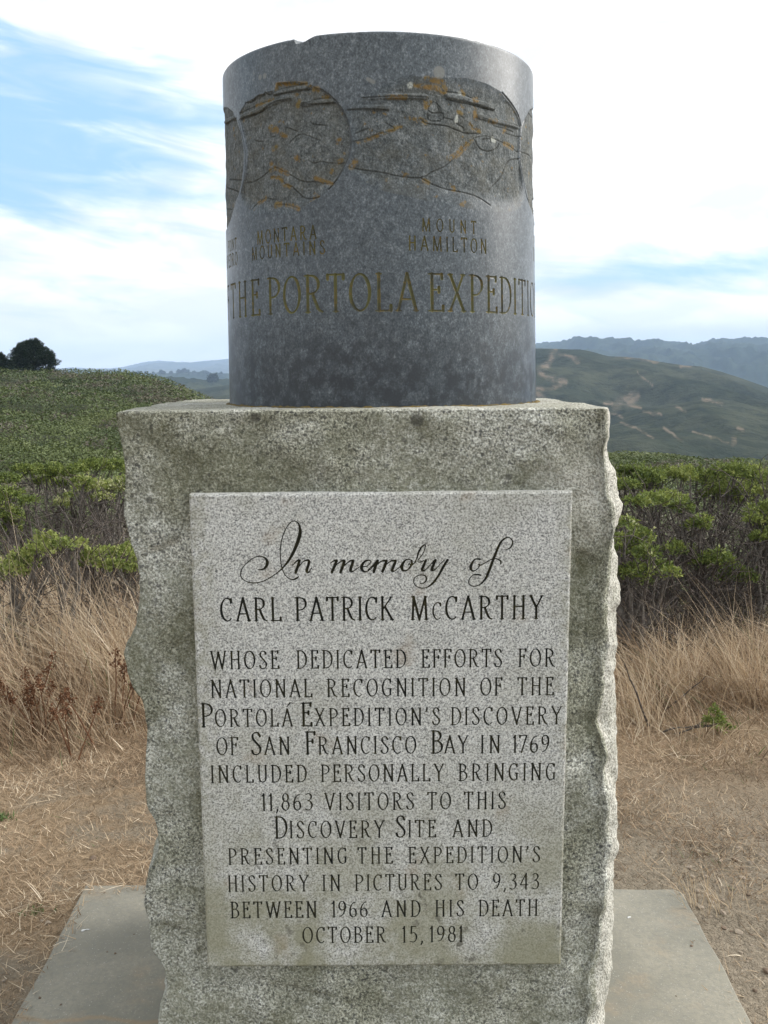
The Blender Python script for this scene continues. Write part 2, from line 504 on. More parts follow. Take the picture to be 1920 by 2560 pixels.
def build_pedestal():
    nz = 210
    zb = MON[2]
    zs = np.concatenate([np.linspace(zb, ZT - 0.006, nz - 3), [ZT - 0.0025, ZT - 0.0006, ZT]])
    DS = 0.085
    xl = np.interp(zs, *profile(LEFT, YF)); xf = np.interp(zs, *profile(FED, YF)); xs = np.interp(zs, *profile(SIL, YF + DS))
    # small chips along both arrises
    zz = np.stack([zs * 0, zs * 0, zs], 1)
    xl = xl + 0.0012 * fbm(zz, 60, 3, 5); xf = xf + 0.0018 * fbm(zz, 38, 3, 9); xs = xs + 0.002 * fbm(zz, 55, 3, 11)
    xs = np.maximum(xs, xf + 0.002)
    YB = 2.78
    rows = []
    nF, nC, nS, nB, nL = 150, 22, 40, 60, 44
    for k in range(nz):
        tF = np.linspace(0, 1, nF, endpoint=False)
        X = [xl[k] + (xf[k] - xl[k]) * tF]; Y = [np.full(nF, YF)]
        tC = np.linspace(0, 1, nC, endpoint=False)
        X.append(xf[k] + (xs[k] - xf[k]) * np.sin(tC * math.pi / 2) ** 0.8); Y.append(YF + DS * tC)
        tS = np.linspace(0, 1, nS, endpoint=False)
        X.append(xs[k] - 0.02 * tS); Y.append(YF + DS + (YB - 0.1 - YF - DS) * tS)
        tB = np.linspace(0, 1, nB, endpoint=False)
        X.append(xs[k] - 0.02 + (xl[k] - 0.02 - xs[k] + 0.02) * tB); Y.append(YB - 0.1 + 0.1 * tB + 0.03 * np.sin(tB * math.pi))
        tL = np.linspace(0, 1, nL, endpoint=False)
        X.append(xl[k] - 0.02 + 0.02 * tL - 0.012 * np.sin(tL * math.pi)); Y.append(YB + (YF - YB) * tL)
        x = np.concatenate(X); y = np.concatenate(Y)
        rows.append(np.stack([x, y, np.full_like(x, zs[k])], 1))
    V = np.array(rows)
    n = V.shape[1]
    P = V.reshape(-1, 3)
    # outward direction per column
    A = np.roll(V, -1, 1) - np.roll(V, 1, 1)
    N = np.stack([A[..., 1], -A[..., 0], 0 * A[..., 0]], -1)
    N /= np.maximum(np.linalg.norm(N, axis=-1, keepdims=True), 1e-6)
    N = N.reshape(-1, 3)
    rid = 1 - np.abs(fbm(P, 7.5, 4, 21))
    d = 0.009 * fbm(P, 9, 5, 2, 0.55) + 0.009 * (rid - 0.6) + 0.0016 * fbm(P, 90, 3, 8)
    cols = np.tile(np.arange(n), nz)
    front = cols < nF
    # front face stays close to a plane behind the panel; fades to the arris
    el_ = np.minimum(cols / 12.0, 1.0)
    er_ = np.clip((nF - cols) / 14.0, 0, 1)
    fl = np.where(front, 0.65 * np.minimum(el_, 1) + 0.35, 1.0)
    pan = front & (P[:, 0] > -0.385) & (P[:, 0] < 0.375) & (P[:, 2] < 1.32) & (P[:, 2] > 0.35)
    d = np.where(pan, np.minimum(d, 0.004), d) * fl
    d = np.where(front, d - 0.008 * (1 - el_) ** 2 - 0.012 * (1 - er_) ** 2, d)
    right = (cols >= nF) & (cols < nF + nC + nS)
    d = np.where(right, d + 0.007 * (1 - np.abs(fbm(P * np.array([1, 1, .45]), 19, 4, 33))) - 0.004, d)
    topf = np.clip((ZT - P[:, 2]) / 0.02, 0.25, 1)
    d = d * np.where(front, topf, 1)
    for (ax, ay, bx, by, amp, fall) in ((340, 1392, 460, 1340, .012, .10), (1430, 1372, 1520, 1412, .012, .09), (300, 1570, 420, 1520, .006, .12), (360, 2290, 500, 2345, .013, .09),
                                        (1210, 1190, 1260, 1045, .008, .06), (1400, 2330, 1520, 2270, .010, .12), (620, 2440, 900, 2500, .010, .07), (330, 2010, 450, 2050, .007, .10), (1440, 1890, 1530, 1850, .010, .10), (560, 1110, 760, 1150, .004, .06)):
        a_, b_ = at_y(ax, ay, YF), at_y(bx, by, YF)
        ex, ez = b_[0] - a_[0], b_[2] - a_[2]
        L_ = math.hypot(ex, ez)
        tt = ((P[:, 0] - a_[0]) * ex + (P[:, 2] - a_[2]) * ez) / L_ ** 2
        sd_ = ((P[:, 0] - a_[0]) * ez - (P[:, 2] - a_[2]) * ex) / L_ + .006 * fbm(P, 25, 3, 66)
        k_ = np.clip(1.25 - 2 * np.abs(tt - .5) * 1.1, 0, 1) * (sd_ > 0) * np.exp(-np.clip(sd_, 0, 9) / fall) * np.clip(sd_ / .004, 0, 1)
        d = d - amp * k_ * front * (~pan | (amp < .005))
    edge = np.where(cols < 6, cols / 6.0, np.where(cols > n - 8, 0.15, 1.0))
    sil = np.exp(-((cols - nF - nC) / 5.0) ** 2)
    d = d * (0.2 + 0.8 * edge) * (1 - 0.75 * sil)
    P = P + N * d[:, None]
    P[:, 2] = np.where(P[:, 2] > ZT - 0.004, P[:, 2] + 0.0018 * fbm(P, 24, 3, 4), P[:, 2])
    V = P.reshape(nz, n, 3)
    a = np.arange(nz * n).reshape(nz, n)
    b = np.roll(a, -1, 1)
    F = np.stack([a[:-1], b[:-1], b[1:], a[1:]], -1).reshape(-1, 4)
    # top: rings shrinking to the centre
    verts = [P]
    last = a[-1]
    c = np.array([0.0, 2.36, ZT + 0.004])
    lit_pale = np.where((cols >= nF + 3) & (cols < nF + nC + nS // 2), 1.0, 0.0)  # right facets paled, sunlight put into their colour
    lit_pale = np.maximum(lit_pale, np.clip(1 - np.hypot((P[:, 0] - .40) / .13, (P[:, 2] - 1.36) / .14), 0, 1) * .9 * front)  # paler patch at the upper right of the front
    base = nz * n
    rim = V[-1]
    # a crisp little set-back for the arris
    for s in (0.985, 0.94, 0.85, 0.7, 0.5, 0.3):
        q = c + (rim - c) * s
        q[:, 2] = ZT + 0.0035 + 0.0025 * fbm(q, 14, 4, 6)
        verts.append(q)
        cur = np.arange(base, base + n)
        F = np.vstack([F, np.stack([last, np.roll(last, -1), np.roll(cur, -1), cur], -1)])
        last = cur
        base += n
    verts.append(c[None])
    T = np.stack([last, np.roll(last, -1), np.full(n, base)], -1)
    vv = np.vstack(verts)
    return mesh('pedestal', vv - MON, [F, T], M_BLOCK, monument, vattr={'lit_pale': np.concatenate([lit_pale, np.full(len(vv) - len(lit_pale), .25)])})


pedestal = build_pedestal()
ks_ = None

# ------------------------------------------------------------------ lettering (own stroke alphabet)
def ell(cx, cy, rx, ry, a0, a1, n=18):
    a = np.radians(np.linspace(a0, a1, n))
    return [(cx + rx * math.cos(x), cy + ry * math.sin(x)) for x in a]


def bowl(x0, yt, yb, x1):
    xm = x0 + (x1 - x0) * 0.28
    return [(x0, yt)] + ell(xm, (yt + yb) / 2, x1 - xm, (yt - yb) / 2, 90, -90, 14) + [(x0, yb)]


def st(x): return [(x, 0), (x, 1)]


def sm(p): return [tuple(q) for q in catmull(p, 4)]


S_ = sm([(.37, .83), (.31, .96), (.21, 1), (.09, .93), (.06, .77), (.14, .62), (.28, .45), (.38, .30), (.37, .13), (.28, .02), (.17, 0), (.07, .05), (.03, .17)])
GL = {
    'A': (.57, [[(.04, 0), (.29, 1)], [(.29, 1), (.54, 0)], [(.12, .31), (.45, .31)]], [(.04, 0), (.54, 0)]),
    'B': (.46, [st(.08), bowl(.08, 1, .54, .39), bowl(.08, .55, 0, .45)], [(.05, 0), (.05, 1)]),
    'C': (.49, [ell(.29, .5, .26, .5, 52, 308), [(.46, .96), (.46, .80)]], []),
    'D': (.53, [st(.08), bowl(.08, 1, 0, .52)], [(.05, 0), (.05, 1)]),
    'E': (.43, [st(.09), [(.09, 1), (.39, 1)], [(.09, .58), (.30, .58)], [(.09, 0), (.42, 0)], [(.39, 1), (.39, .88)], [(.42, 0), (.42, .13)], [(.30, .64), (.30, .51)]], [(.06, 0), (.06, 1)]),
    'F': (.42, [st(.09), [(.09, 1), (.40, 1)], [(.09, .58), (.31, .58)], [(.40, 1), (.40, .88)], [(.31, .65), (.31, .51)]], [(.08, 0), (.06, 1)]),
    'G': (.54, [ell(.29, .5, .26, .5, 52, 308), [(.46, .96), (.46, .82)], [(.46, .42), (.46, .08)], [(.35, .42), (.54, .42)]], []),
    'H': (.55, [st(.08), st(.47), [(.08, .54), (.47, .54)]], [(.08, 0), (.08, 1), (.47, 0), (.47, 1)]),
    'I': (.16, [st(.08)], [(.08, 0), (.08, 1)]),
    'K': (.54, [st(.08), [(.46, 1), (.10, .46)], [(.19, .57), (.50, 0)]], [(.08, 0), (.08, 1), (.46, 1), (.50, 0)]),
    'L': (.43, [st(.08), [(.08, 0), (.41, 0)], [(.41, 0), (.41, .14)]], [(.06, 0), (.08, 1)]),
    'M': (.74, [[(.08, 0), (.12, 1)], [(.12, 1), (.37, 0)], [(.37, 0), (.62, 1)], [(.62, 1), (.67, 0)]], [(.08, 0), (.10, 1), (.64, 1), (.67, 0)]),
    'N': (.58, [[(.09, 0), (.09, 1)], [(.09, 1), (.51, 0)], [(.51, 0), (.51, 1)]], [(.09, 0), (.06, 1), (.51, 1)]),
    'O': (.60, [ell(.30, .5, .27, .5, 0, 360, 30)], []),
    'P': (.46, [st(.09), bowl(.09, 1, .46, .45)], [(.09, 0), (.06, 1)]),
    'R': (.54, [st(.09), bowl(.09, 1, .50, .43), sm([(.24, .50), (.35, .22), (.43, .06), (.54, 0)])], [(.09, 0), (.06, 1)]),
    'S': (.41, [S_], []),
    'T': (.50, [st(.25), [(.02, 1), (.48, 1)], [(.02, 1), (.02, .88)], [(.48, 1), (.48, .88)]], [(.25, 0)]),
    'U': (.52, [[(.08, 1), (.08, .26)] + ell(.27, .26, .19, .26, 180, 360, 12) + [(.46, 1)]], [(.08, 1), (.46, 1)]),
    'V': (.56, [[(.04, 1), (.29, 0)], [(.29, 0), (.52, 1)]], [(.04, 1), (.52, 1)]),
    'W': (.86, [[(.05, 1), (.25, 0)], [(.25, 0), (.44, .96)], [(.44, .96), (.64, 0)], [(.64, 0), (.82, 1)]], [(.05, 1), (.44, .97), (.82, 1)]),
    'X': (.54, [[(.06, 1), (.49, 0)], [(.48, 1), (.05, 0)]], [(.06, 1), (.48, 1), (.05, 0), (.49, 0)]),
    'Y': (.55, [[(.04, 1), (.28, .48)], [(.52, 1), (.28, .48)], [(.28, .48), (.28, 0)]], [(.04, 1), (.52, 1), (.28, 0)]),
    '1': (.20, [[(.12, 0), (.12, 1)], [(.12, 1), (.02, .86)]], [(.12, 0)]),
    '3': (.42, [sm([(.06, .93), (.20, 1), (.34, .92), (.36, .76), (.27, .61), (.17, .57)]), sm([(.17, .57), (.32, .50), (.40, .30), (.33, .08), (.18, 0), (.03, .07)])], []),
    '4': (.50, [[(.37, 0), (.37, 1)], [(.37, 1), (.03, .28)], [(.03, .28), (.50, .28)]], []),
    '5': (.42, [[(.10, 1), (.37, 1)], [(.10, 1), (.08, .56)], sm([(.08, .56), (.24, .60), (.38, .44), (.38, .20), (.24, .01), (.03, .05)])], []),
    '6': (.46, [sm([(.38, .95), (.22, .88), (.09, .64), (.05, .36), (.08, .12), (.22, 0), (.36, .07), (.41, .28), (.34, .50), (.20, .54), (.08, .42)])], []),
    '7': (.42, [[(.02, 1), (.40, 1)], [(.40, 1), (.12, 0)], [(.02, 1), (.02, .88)]], []),
    '8': (.44, [ell(.22, .77, .15, .23, 0, 360, 20), ell(.22, .28, .19, .28, 0, 360, 22)], []),
    '9': (.46, [sm([(.08, .05), (.24, .12), (.36, .36), (.41, .64), (.37, .88), (.24, 1), (.10, .93), (.05, .72), (.11, .50), (.26, .46), (.38, .58)])], []),
    ',': (.10, [[(.06, .05), (.06, -.02), (.0, -.16)]], []),
    "'": (.12, [[(.07, 1.0), (.07, .93), (.01, .78)]], []),
}


RMIN = 0.0009


def letter_strokes(ch, x0, z0, h, hw=0.054, serif=0.075):
    """list of (x0,z0,r0,x1,z1,r1) tapered capsules"""
    if ch == 'Á':
        out = letter_strokes('A', x0, z0, h, hw, serif)
        out.append((x0 + .27 * h, z0 + 1.12 * h, .018 * h, x0 + .46 * h, z0 + 1.36 * h, .05 * h))
        return out
    _, lines, ser = GL[ch]
    out = []
    for ln in lines:
        for (ax, ay), (bx, by) in zip(ln[:-1], ln[1:]):
            ang = math.atan2(by - ay, bx - ax)
            r = max(hw * h * max(0.55, abs(math.sin(ang - R_(18)))), RMIN)
            out.append([x0 + ax * h, z0 + ay * h, r, x0 + bx * h, z0 + by * h, r])
        # even the radius at the joints
        k = len(ln) - 1
        for q in range(len(out) - k + 1, len(out)):
            m = (out[q - 1][5] + out[q][2]) / 2 if abs(out[q - 1][5] - out[q][2]) < .3 * hw * h else None
            if m: out[q - 1][5] = out[q][2] = m
    for sx, sy in ser:
        out.append((x0 + (sx - serif) * h, z0 + sy * h, .020 * h, x0 + sx * h, z0 + sy * h, .034 * h))
        out.append((x0 + (sx + serif) * h, z0 + sy * h, .020 * h, x0 + sx * h, z0 + sy * h, .034 * h))
    return out


def gw(ch):
    return GL['A' if ch == 'Á' else ch][0]


def word_strokes(word, xa, xb, z0, h, big=1.0, hw=0.054, hj=0.0):
    """capitals of mixed-case words stand taller by the factor big"""
    items = []
    for ch in word:
        b = big if (ch.isupper() or ch == 'Á') else 1.0
        u = ch.upper()
        items.append((u, h * b, gw(u) * h * b * (0.9 if b > 1 else 1)))
    tot = sum(i[2] for i in items)
    narrow = 1.0
    gap = (xb - xa - tot) / max(1, len(items) - 1)
    out, x = [], xa
    for u, hh, wd in items:
        yo = 0.0
        if len(items) == 1: x = xa
        out.append((u, letter_strokes(u, x, z0 + yo, hh, hw)))
        x += wd + gap
    return out


def groups_bbox(strokes):
    s = np.array(strokes)
    r = s[:, [2, 5]].max()
    return min(s[:, 0].min(), s[:, 3].min()) - r, max(s[:, 0].max(), s[:, 3].max()) + r, min(s[:, 1].min(), s[:, 4].min()) - r, max(s[:, 1].max(), s[:, 4].max()) + r


def stamp(D, ID, ident, Xg, Zg, strokes, pad):
    """write the signed distance to the strokes into D where it is lower; Xg (cols or 2-d), Zg (rows)"""
    x0, x1, z0, z1 = groups_bbox(strokes)
    r = np.where((Zg > z0 - pad) & (Zg < z1 + pad))[0]
    if not len(r): return
    Xs = Xg[r] if Xg.ndim == 2 else np.broadcast_to(Xg, (len(r), len(Xg)))
    c = np.where(((Xs > x0 - pad) & (Xs < x1 + pad)).any(0))[0]
    if not len(c): return
    sl = np.ix_(r, c)
    X = Xs[:, c]
    Z = np.broadcast_to(Zg[r][:, None], X.shape)
    d = np.full(X.shape, 1e3)
    for ax, az_, ra, bx, bz, rb in strokes:
        ex, ez = bx - ax, bz - az_
        L = ex * ex + ez * ez + 1e-12
        t = np.clip(((X - ax) * ex + (Z - az_) * ez) / L, 0, 1)
        d = np.minimum(d, np.hypot(X - ax - t * ex, Z - az_ - t * ez) - (ra + t * (rb - ra)))
    cur = D[sl]
    m = d < cur
    D[sl] = np.where(m, d, cur)
    if ID is not None:
        ID[sl] = np.where(m, ident, ID[sl])


def pan_xz(px, py):
    q = at_y(px, py, YP)
    return q[..., 0], q[..., 2]


TEXT = [  # words with left and right pixel, base line and letter height (left end, right end), taller initials
    ([('CARL', 552, 703), ('PATRICK', 739, 983), ('McCARTHY', 1027, 1356)], (552, 1552, 57.5), (1356, 1547, 56), 1.0),
    ([('WHOSE', 527, 697), ('DEDICATED', 742.5, 1014), ('EFFORTS', 1054, 1254), ('FOR', 1296, 1386)], (527, 1672, 43.5), (1386, 1666, 43.5), 1.0),
    ([('NATIONAL', 528, 780), ('RECOGNITION', 818, 1163), ('OF', 1201, 1255), ('THE', 1294, 1383)], (528, 1743.5, 43), (1383, 1737, 43), 1.0),
    ([('Portolá', 504, 731), ("Expedition's", 754, 1099), ('discovery', 1128, 1403)], (504, 1816, 42.5), (1403, 1810.5, 42.5), 1.34),
    ([('of', 542, 595.5), ('San', 629, 724), ('Francisco', 764, 1040), ('Bay', 1079, 1169.5), ('in', 1202, 1249), ('1769', 1282, 1373)], (542, 1886, 42.5), (1373, 1881.5, 42.5), 1.3),
    ([('INCLUDED', 528, 766), ('PERSONALLY', 803, 1109), ('BRINGING', 1147, 1388)], (528, 1956, 41.5), (1388, 1950, 41.5), 1.0),
    ([('11,863', 655, 781), ('VISITORS', 812.5, 1034), ('TO', 1069, 1127), ('THIS', 1160.5, 1263.5)], (655, 2025.5, 41.5), (1263, 2022, 41.5), 1.0),
    ([('Discovery', 688, 960), ('Site', 990, 1089), ('and', 1132, 1229)], (688, 2093.8, 41), (1229, 2092, 41), 1.28),
    ([('PRESENTING', 571.5, 867), ('THE', 895, 981), ("EXPEDITION'S", 1021.6, 1349)], (571, 2160, 38.5), (1349, 2156, 39.5), 1.0),
    ([('HISTORY', 571, 771), ('IN', 807, 850), ('PICTURES', 888, 1104), ('TO', 1139, 1194.6), ('9,343', 1232, 1346.5)], (571, 2228, 38), (1346, 2223, 39.5), 1.0),
    ([('BETWEEN', 578, 791), ('1966', 830, 919.5), ('AND', 954.5, 1050), ('HIS', 1089, 1159), ('DEATH', 1197.5, 1343.5)], (578, 2294, 39), (1343, 2289.5, 39.5), 1.0),
    ([('OCTOBER', 757, 964), ('15,', 1006, 1057), ('1981', 1075, 1156)], (757, 2357.7, 38.7), (1156, 2354, 39), 1.0),
]
SCRIPT_A = [
    [(270, 600, 3), (330, 590, 12), (365, 540, 17), (355, 490, 13), (300, 460, 6), (240, 470, 4), (170, 515, 4), (110, 580, 5), (90, 640, 6), (105, 690, 5),
     (160, 725, 4), (240, 735, 4), (330, 715, 5), (420, 665, 6), (500, 605, 8), (560, 540, 12), (620, 450, 16), (670, 340, 19), (702, 240, 19), (705, 170, 14),
     (685, 115, 8), (645, 93, 4), (600, 115, 4), (550, 190, 5), (515, 290, 5), (500, 400, 5), (505, 500, 5), (520, 590, 6), (560, 665, 6), (620, 700, 7), (665, 690, 11), (690, 668, 5)],
    [(630, 550, 5), (670, 510, 9), (690, 500, 12)], [(700, 505, 14), (680, 570, 16), (660, 628, 15)],
    [(690, 570, 5), (740, 515, 6), (780, 500, 12), (800, 515, 15), (785, 570, 15), (775, 615, 15), (795, 625, 9), (825, 580, 5)],
    [(1020, 530, 5), (1060, 505, 10), (1080, 505, 14)], [(1085, 505, 15), (1060, 570, 16), (1035, 624, 15)], [(1070, 560, 5), (1130, 510, 8), (1160, 505, 14)],
    [(1165, 510, 15), (1145, 570, 16), (1125, 624, 15)], [(1160, 560, 5), (1220, 510, 8), (1255, 505, 14)],
    [(1255, 515, 15), (1235, 575, 16), (1230, 612, 15), (1255, 615, 7), (1320, 570, 5)],
    [(1330, 570, 5), (1400, 560, 5), (1440, 520, 7), (1420, 500, 8), (1375, 515, 12), (1345, 560, 17), (1350, 605, 14), (1390, 620, 7), (1440, 590, 5), (1490, 530, 5)]]
SCRIPT_B = [
    [(0, 600, 5), (50, 550, 5), (90, 510, 10)], [(100, 505, 15), (75, 570, 16), (60, 621, 15)], [(80, 560, 5), (140, 510, 8), (190, 505, 14)],
    [(190, 510, 15), (170, 570, 16), (150, 616, 15)], [(175, 560, 5), (235, 510, 8), (285, 505, 14)], [(285, 515, 15), (262, 570, 16), (250, 610, 15), (280, 610, 6), (340, 560, 5)],
    [(450, 500, 8), (410, 490, 6), (370, 520, 14), (350, 570, 18), (365, 608, 12), (410, 600, 8), (450, 550, 12), (455, 505, 9)], [(415, 550, 6), (430, 535, 6), (450, 555, 6), (500, 510, 5)],
    [(490, 512, 5), (510, 470, 8), (520, 430, 11), (550, 370, 10), (585, 340, 7), (595, 355, 5), (570, 430, 5), (520, 500, 6), (530, 520, 6), (580, 505, 6)],
    [(600, 500, 12), (575, 560, 15), (560, 602, 14), (590, 605, 8), (640, 555, 5), (690, 500, 10)], [(700, 500, 14), (675, 560, 15), (660, 602, 14), (690, 600, 7), (740, 550, 5), (790, 500, 5)],
    [(825, 498, 14), (780, 570, 14), (730, 660, 13), (670, 740, 12), (600, 785, 5), (530, 785, 4), (480, 745, 5), (480, 690, 5), (530, 655, 5), (590, 660, 8), (605, 700, 9), (580, 735, 7), (540, 740, 3)],
    [(1165, 490, 10), (1110, 490, 8), (1075, 540, 14), (1065, 590, 15), (1095, 612, 8), (1140, 585, 6), (1160, 545, 6), (1140, 545, 6)], [(1150, 560, 6), (1210, 530, 5), (1290, 485, 5)],
    [(1430, 395, 6), (1480, 365, 8), (1500, 310, 8), (1470, 268, 6), (1430, 268, 8), (1380, 310, 12), (1340, 390, 14), (1300, 490, 15), (1260, 600, 15), (1220, 690, 13), (1170, 745, 8),
     (1110, 770, 5), (1055, 755, 5), (1045, 710, 5), (1080, 660, 6), (1130, 648, 9), (1168, 655, 9)], [(1290, 485, 5), (1330, 485, 6), (1375, 510, 10), (1375, 540, 7)]]


def snap(X, Z, D, step):
    """pull grid points that lie within half a cell of the outline onto it"""
    gz, gx = np.gradient(D)
    dX = np.gradient(X, axis=1); dZ = np.gradient(Z, axis=0)
    gx = gx / dX; gz = gz / dZ
    n2 = gx * gx + gz * gz + 1e-9
    m = (np.abs(D) < 0.55 * step) & (n2 > 0.2)
    X2 = np.where(m, X - D * gx / n2, X)
    Z2 = np.where(m, Z - D * gz / n2, Z)
    return X2, Z2, np.where(m, 0.0, D)


def build_panel():
    step = 0.00092
    c = at_y([472, 1432, 519, 1402], [1236, 1228, 2418, 2413], YP)
    ztop = (c[0, 2] + c[1, 2]) / 2
    zbot = (c[2, 2] + c[3, 2]) / 2
    nc = int((c[1, 0] - c[0, 0]) / step) + 1
    nr = int((ztop - zbot) / step) + 1
    Zg = np.linspace(zbot, ztop, nr)
    v = (Zg - zbot) / (ztop - zbot)
    xl = c[2, 0] + (c[0, 0] - c[2, 0]) * v
    xr = c[3, 0] + (c[1, 0] - c[3, 0]) * v
    u = np.linspace(0, 1, nc)
    X = xl[:, None] + (xr - xl)[:, None] * u[None]
    Z = np.broadcast_to(Zg[:, None], X.shape).copy()
    D = np.full(X.shape, 0.02)
    ID = np.full(X.shape, -1)
    sx = []
    for grp, ox in ((SCRIPT_A, 580), (SCRIPT_B, 920)):
        for ln in grp:
            q = catmull(ln, 5)
            x, z = pan_xz(ox + q[:, 0] / 4.1475, 1280 + q[:, 1] / 4.1475)
            r = np.maximum(q[:, 2] / 4.1475 * YP / FPX * 1.01, 0.0011)
            sx.append([(x[i], z[i], r[i], x[i + 1], z[i + 1], r[i + 1]) for i in range(len(x) - 1)])
    wid = 0
    for si, s in enumerate(sx):
        wid = 0 if si < 4 else 1 if si < len(sx) - 4 else 2
        stamp(D, ID, wid, X, Zg, s, 0.006)
    for li, (words, (pxl, byl, hl), (pxr, byr, hr), big) in enumerate(TEXT, 1):
        zb = float(np.mean([pan_xz(pxl, byl)[1], pan_xz(pxr, byr)[1]]))
        zt = float(np.mean([pan_xz(pxl, byl - hl)[1], pan_xz(pxr, byr - hr)[1]]))
        h = zt - zb
        for wd, xa, xb in words:
            bm = byl + (byr - byl) * ((xa + xb) / 2 - pxl) / (pxr - pxl)
            x0 = float(pan_xz(xa, bm)[0]); x1 = float(pan_xz(xb, bm)[0])
            if wd == 'McCARTHY':
                L = []
                cw = [('M', 1.0), ('C', .74), ('C', 1), ('A', 1), ('R', 1), ('T', 1), ('H', 1), ('Y', 1)]
                tot = sum(gw(ch) * h * s for ch, s in cw)
                gap = (x1 - x0 - tot) / (len(cw) - 1)
                x = x0
                for ch, s in cw:
                    L.append((ch, letter_strokes(ch, x, zb, h * s)))
                    x += gw(ch) * h * s + gap
            else:
                L = word_strokes(wd, x0, x1, zb, h, big)
            wid += 1
            for ch, s in L:
                stamp(D, ID, wid, X, Zg, s, 0.006)
    X, Z, D = snap(X, Z, D, step)
    P = np.stack([X, np.full_like(X, YP), Z], -1).reshape(-1, 3)
    dep = np.clip(-D, 0, 0.004).ravel() * 1.15
    e = np.minimum(np.minimum(X - xl[:, None], xr[:, None] - X), np.minimum(Z - zbot, ztop - Z)).ravel()
    chip = 0.0035 + 0.003 * np.clip(fbm(P, 60, 3, 3), 0, 1)
    P[:, 1] += dep + np.clip(chip - e, 0, 0.01) * 0.8 + 0.0003 * fbm(P, 30, 2, 5)
    F = grid_faces(nr, nc)
    fd = D.ravel()[F]
    inside = (fd.max(1) <= 1e-6) & (fd.min(1) < -1e-7) | (fd.mean(1) < -0.00012)
    fid = np.where(inside, ID.ravel()[F[np.arange(len(F)), fd.argmin(1)]], -1)
    # panel body: face minus letters, sides run back into the block
    a = np.arange(nr * nc).reshape(nr, nc)
    loop = np.concatenate([a[0, :-1], a[:-1, -1], a[-1, :0:-1], a[:0:-1, 0]])
    back = P[loop].copy()
    back[:, 1] = YF + 0.02
    nb = len(P)
    bi = np.arange(nb, nb + len(loop))
    S = np.stack([np.roll(loop, -1), loop, bi, np.roll(bi, -1)], -1)
    allv = np.vstack([P, back]) - MON
    vv, ff, _ = compact(allv, np.vstack([F[fid < 0], S]))
    pan = mesh('inscription_panel', vv, ff, M_PANEL, monument)
    for li in range(wid + 1):
        sel = F[fid == li]
        if len(sel):
            vv, ff, _ = compact(allv, sel)
            o = mesh('inscription', vv, ff, M_INK, pan)
    return pan


panel = build_panel()

# ------------------------------------------------------------------ drum
ra = ray(np.array([557, 1333, 574, 1340]), np.array([230, 230, 1000, 1000]))
azs = np.arctan2(ra[:, 0], ra[:, 1])


def cyl_fit(a0, a1):
    c, h = (a0 + a1) / 2, (a1 - a0) / 2
    return DC * math.tan(c), math.hypot(DC, DC * math.tan(c)) * math.sin(h)


XT, RT = cyl_fit(azs[0], azs[1])
XB, RB = cyl_fit(azs[2], azs[3])
ZTOP = float(at_y(980, 77, DC - RT)[2])
ztan = float(EYE + ra[0, 2] / math.hypot(ra[0, 0], ra[0, 1]) * 2.36)


def drum_axis(z):
    f = np.clip((z - ZT) / (ztan - ZT), 0, 1.3)
    return XB + (XT - XB) * f, RB + (RT - RB) * f


def to_drum(px, py):
    """photo pixel -> (arc length from the front, height) on the drum; past the outline it clamps to the rim"""
    d = ray(px, py)
    z = np.full(d.shape[:-1], 1.8)
    for _ in range(4):
        xc, r = drum_axis(z)
        A = d[..., 0] ** 2 + d[..., 1] ** 2
        B = d[..., 0] * xc + d[..., 1] * DC
        C = xc * xc + DC * DC - r * r
        disc = np.maximum(B * B - A * C, 0)
        t = (B - np.sqrt(disc)) / A
        z = EYE + d[..., 2] * t
    th = np.arctan2(d[..., 0] * t - xc, DC - d[..., 1] * t)
    return th * R0, z


def trC(p): return [(540 + q[0] / 4.6083, 180 + q[1] / 4.6083) + tuple(q[2:]) for q in p]
def trD(p): return [(860 + q[0] / 3.3857, 140 + q[1] / 3.3857) + tuple(q[2:]) for q in p]


def sz(pts):
    a = np.array([(q[0], q[1]) for q in pts], float)
    s, z = to_drum(a[:, 0], a[:, 1])
    return np.stack([s, z], 1)


MEDAL = [
    trC([(85, 400), (130, 400), (190, 450), (235, 540), (285, 700), (312, 830), (322, 950), (315, 1100), (290, 1300), (262, 1410), (225, 1500), (200, 1600), (165, 1720), (130, 1800)]),
    trC([(270, 470), (340, 352), (420, 310), (560, 240), (680, 205), (700, 125), (900, 108), (1080, 140), (1200, 195), (1320, 280), (1430, 400), (1500, 530), (1545, 680), (1555, 820), (1530, 970),
         (1470, 1100), (1390, 1240), (1300, 1350), (1190, 1450), (1080, 1500), (980, 1590), (850, 1640), (600, 1640), (400, 1600), (300, 1500), (285, 1400), (340, 1200), (362, 1000), (358, 880), (320, 720), (278, 560)]),
    trD([(30, 455), (75, 415), (190, 340), (340, 240), (430, 185), (560, 165), (760, 185), (900, 180), (1050, 190), (1200, 230), (1340, 310), (1430, 420), (1480, 510), (1500, 590), (1492, 690), (1484, 860),
         (1497, 950), (1515, 1070), (1530, 1190), (1500, 1290), (1360, 1330), (1150, 1310), (800, 1250), (400, 1160), (230, 1110), (130, 1040), (40, 960), (70, 760), (60, 600), (18, 500)]),
    trD([(1612, 425), (1575, 450), (1535, 530), (1510, 600), (1500, 690), (1495, 860), (1505, 950), (1535, 1100), (1572, 1270), (1605, 1350), (1615, 1420)]),
]
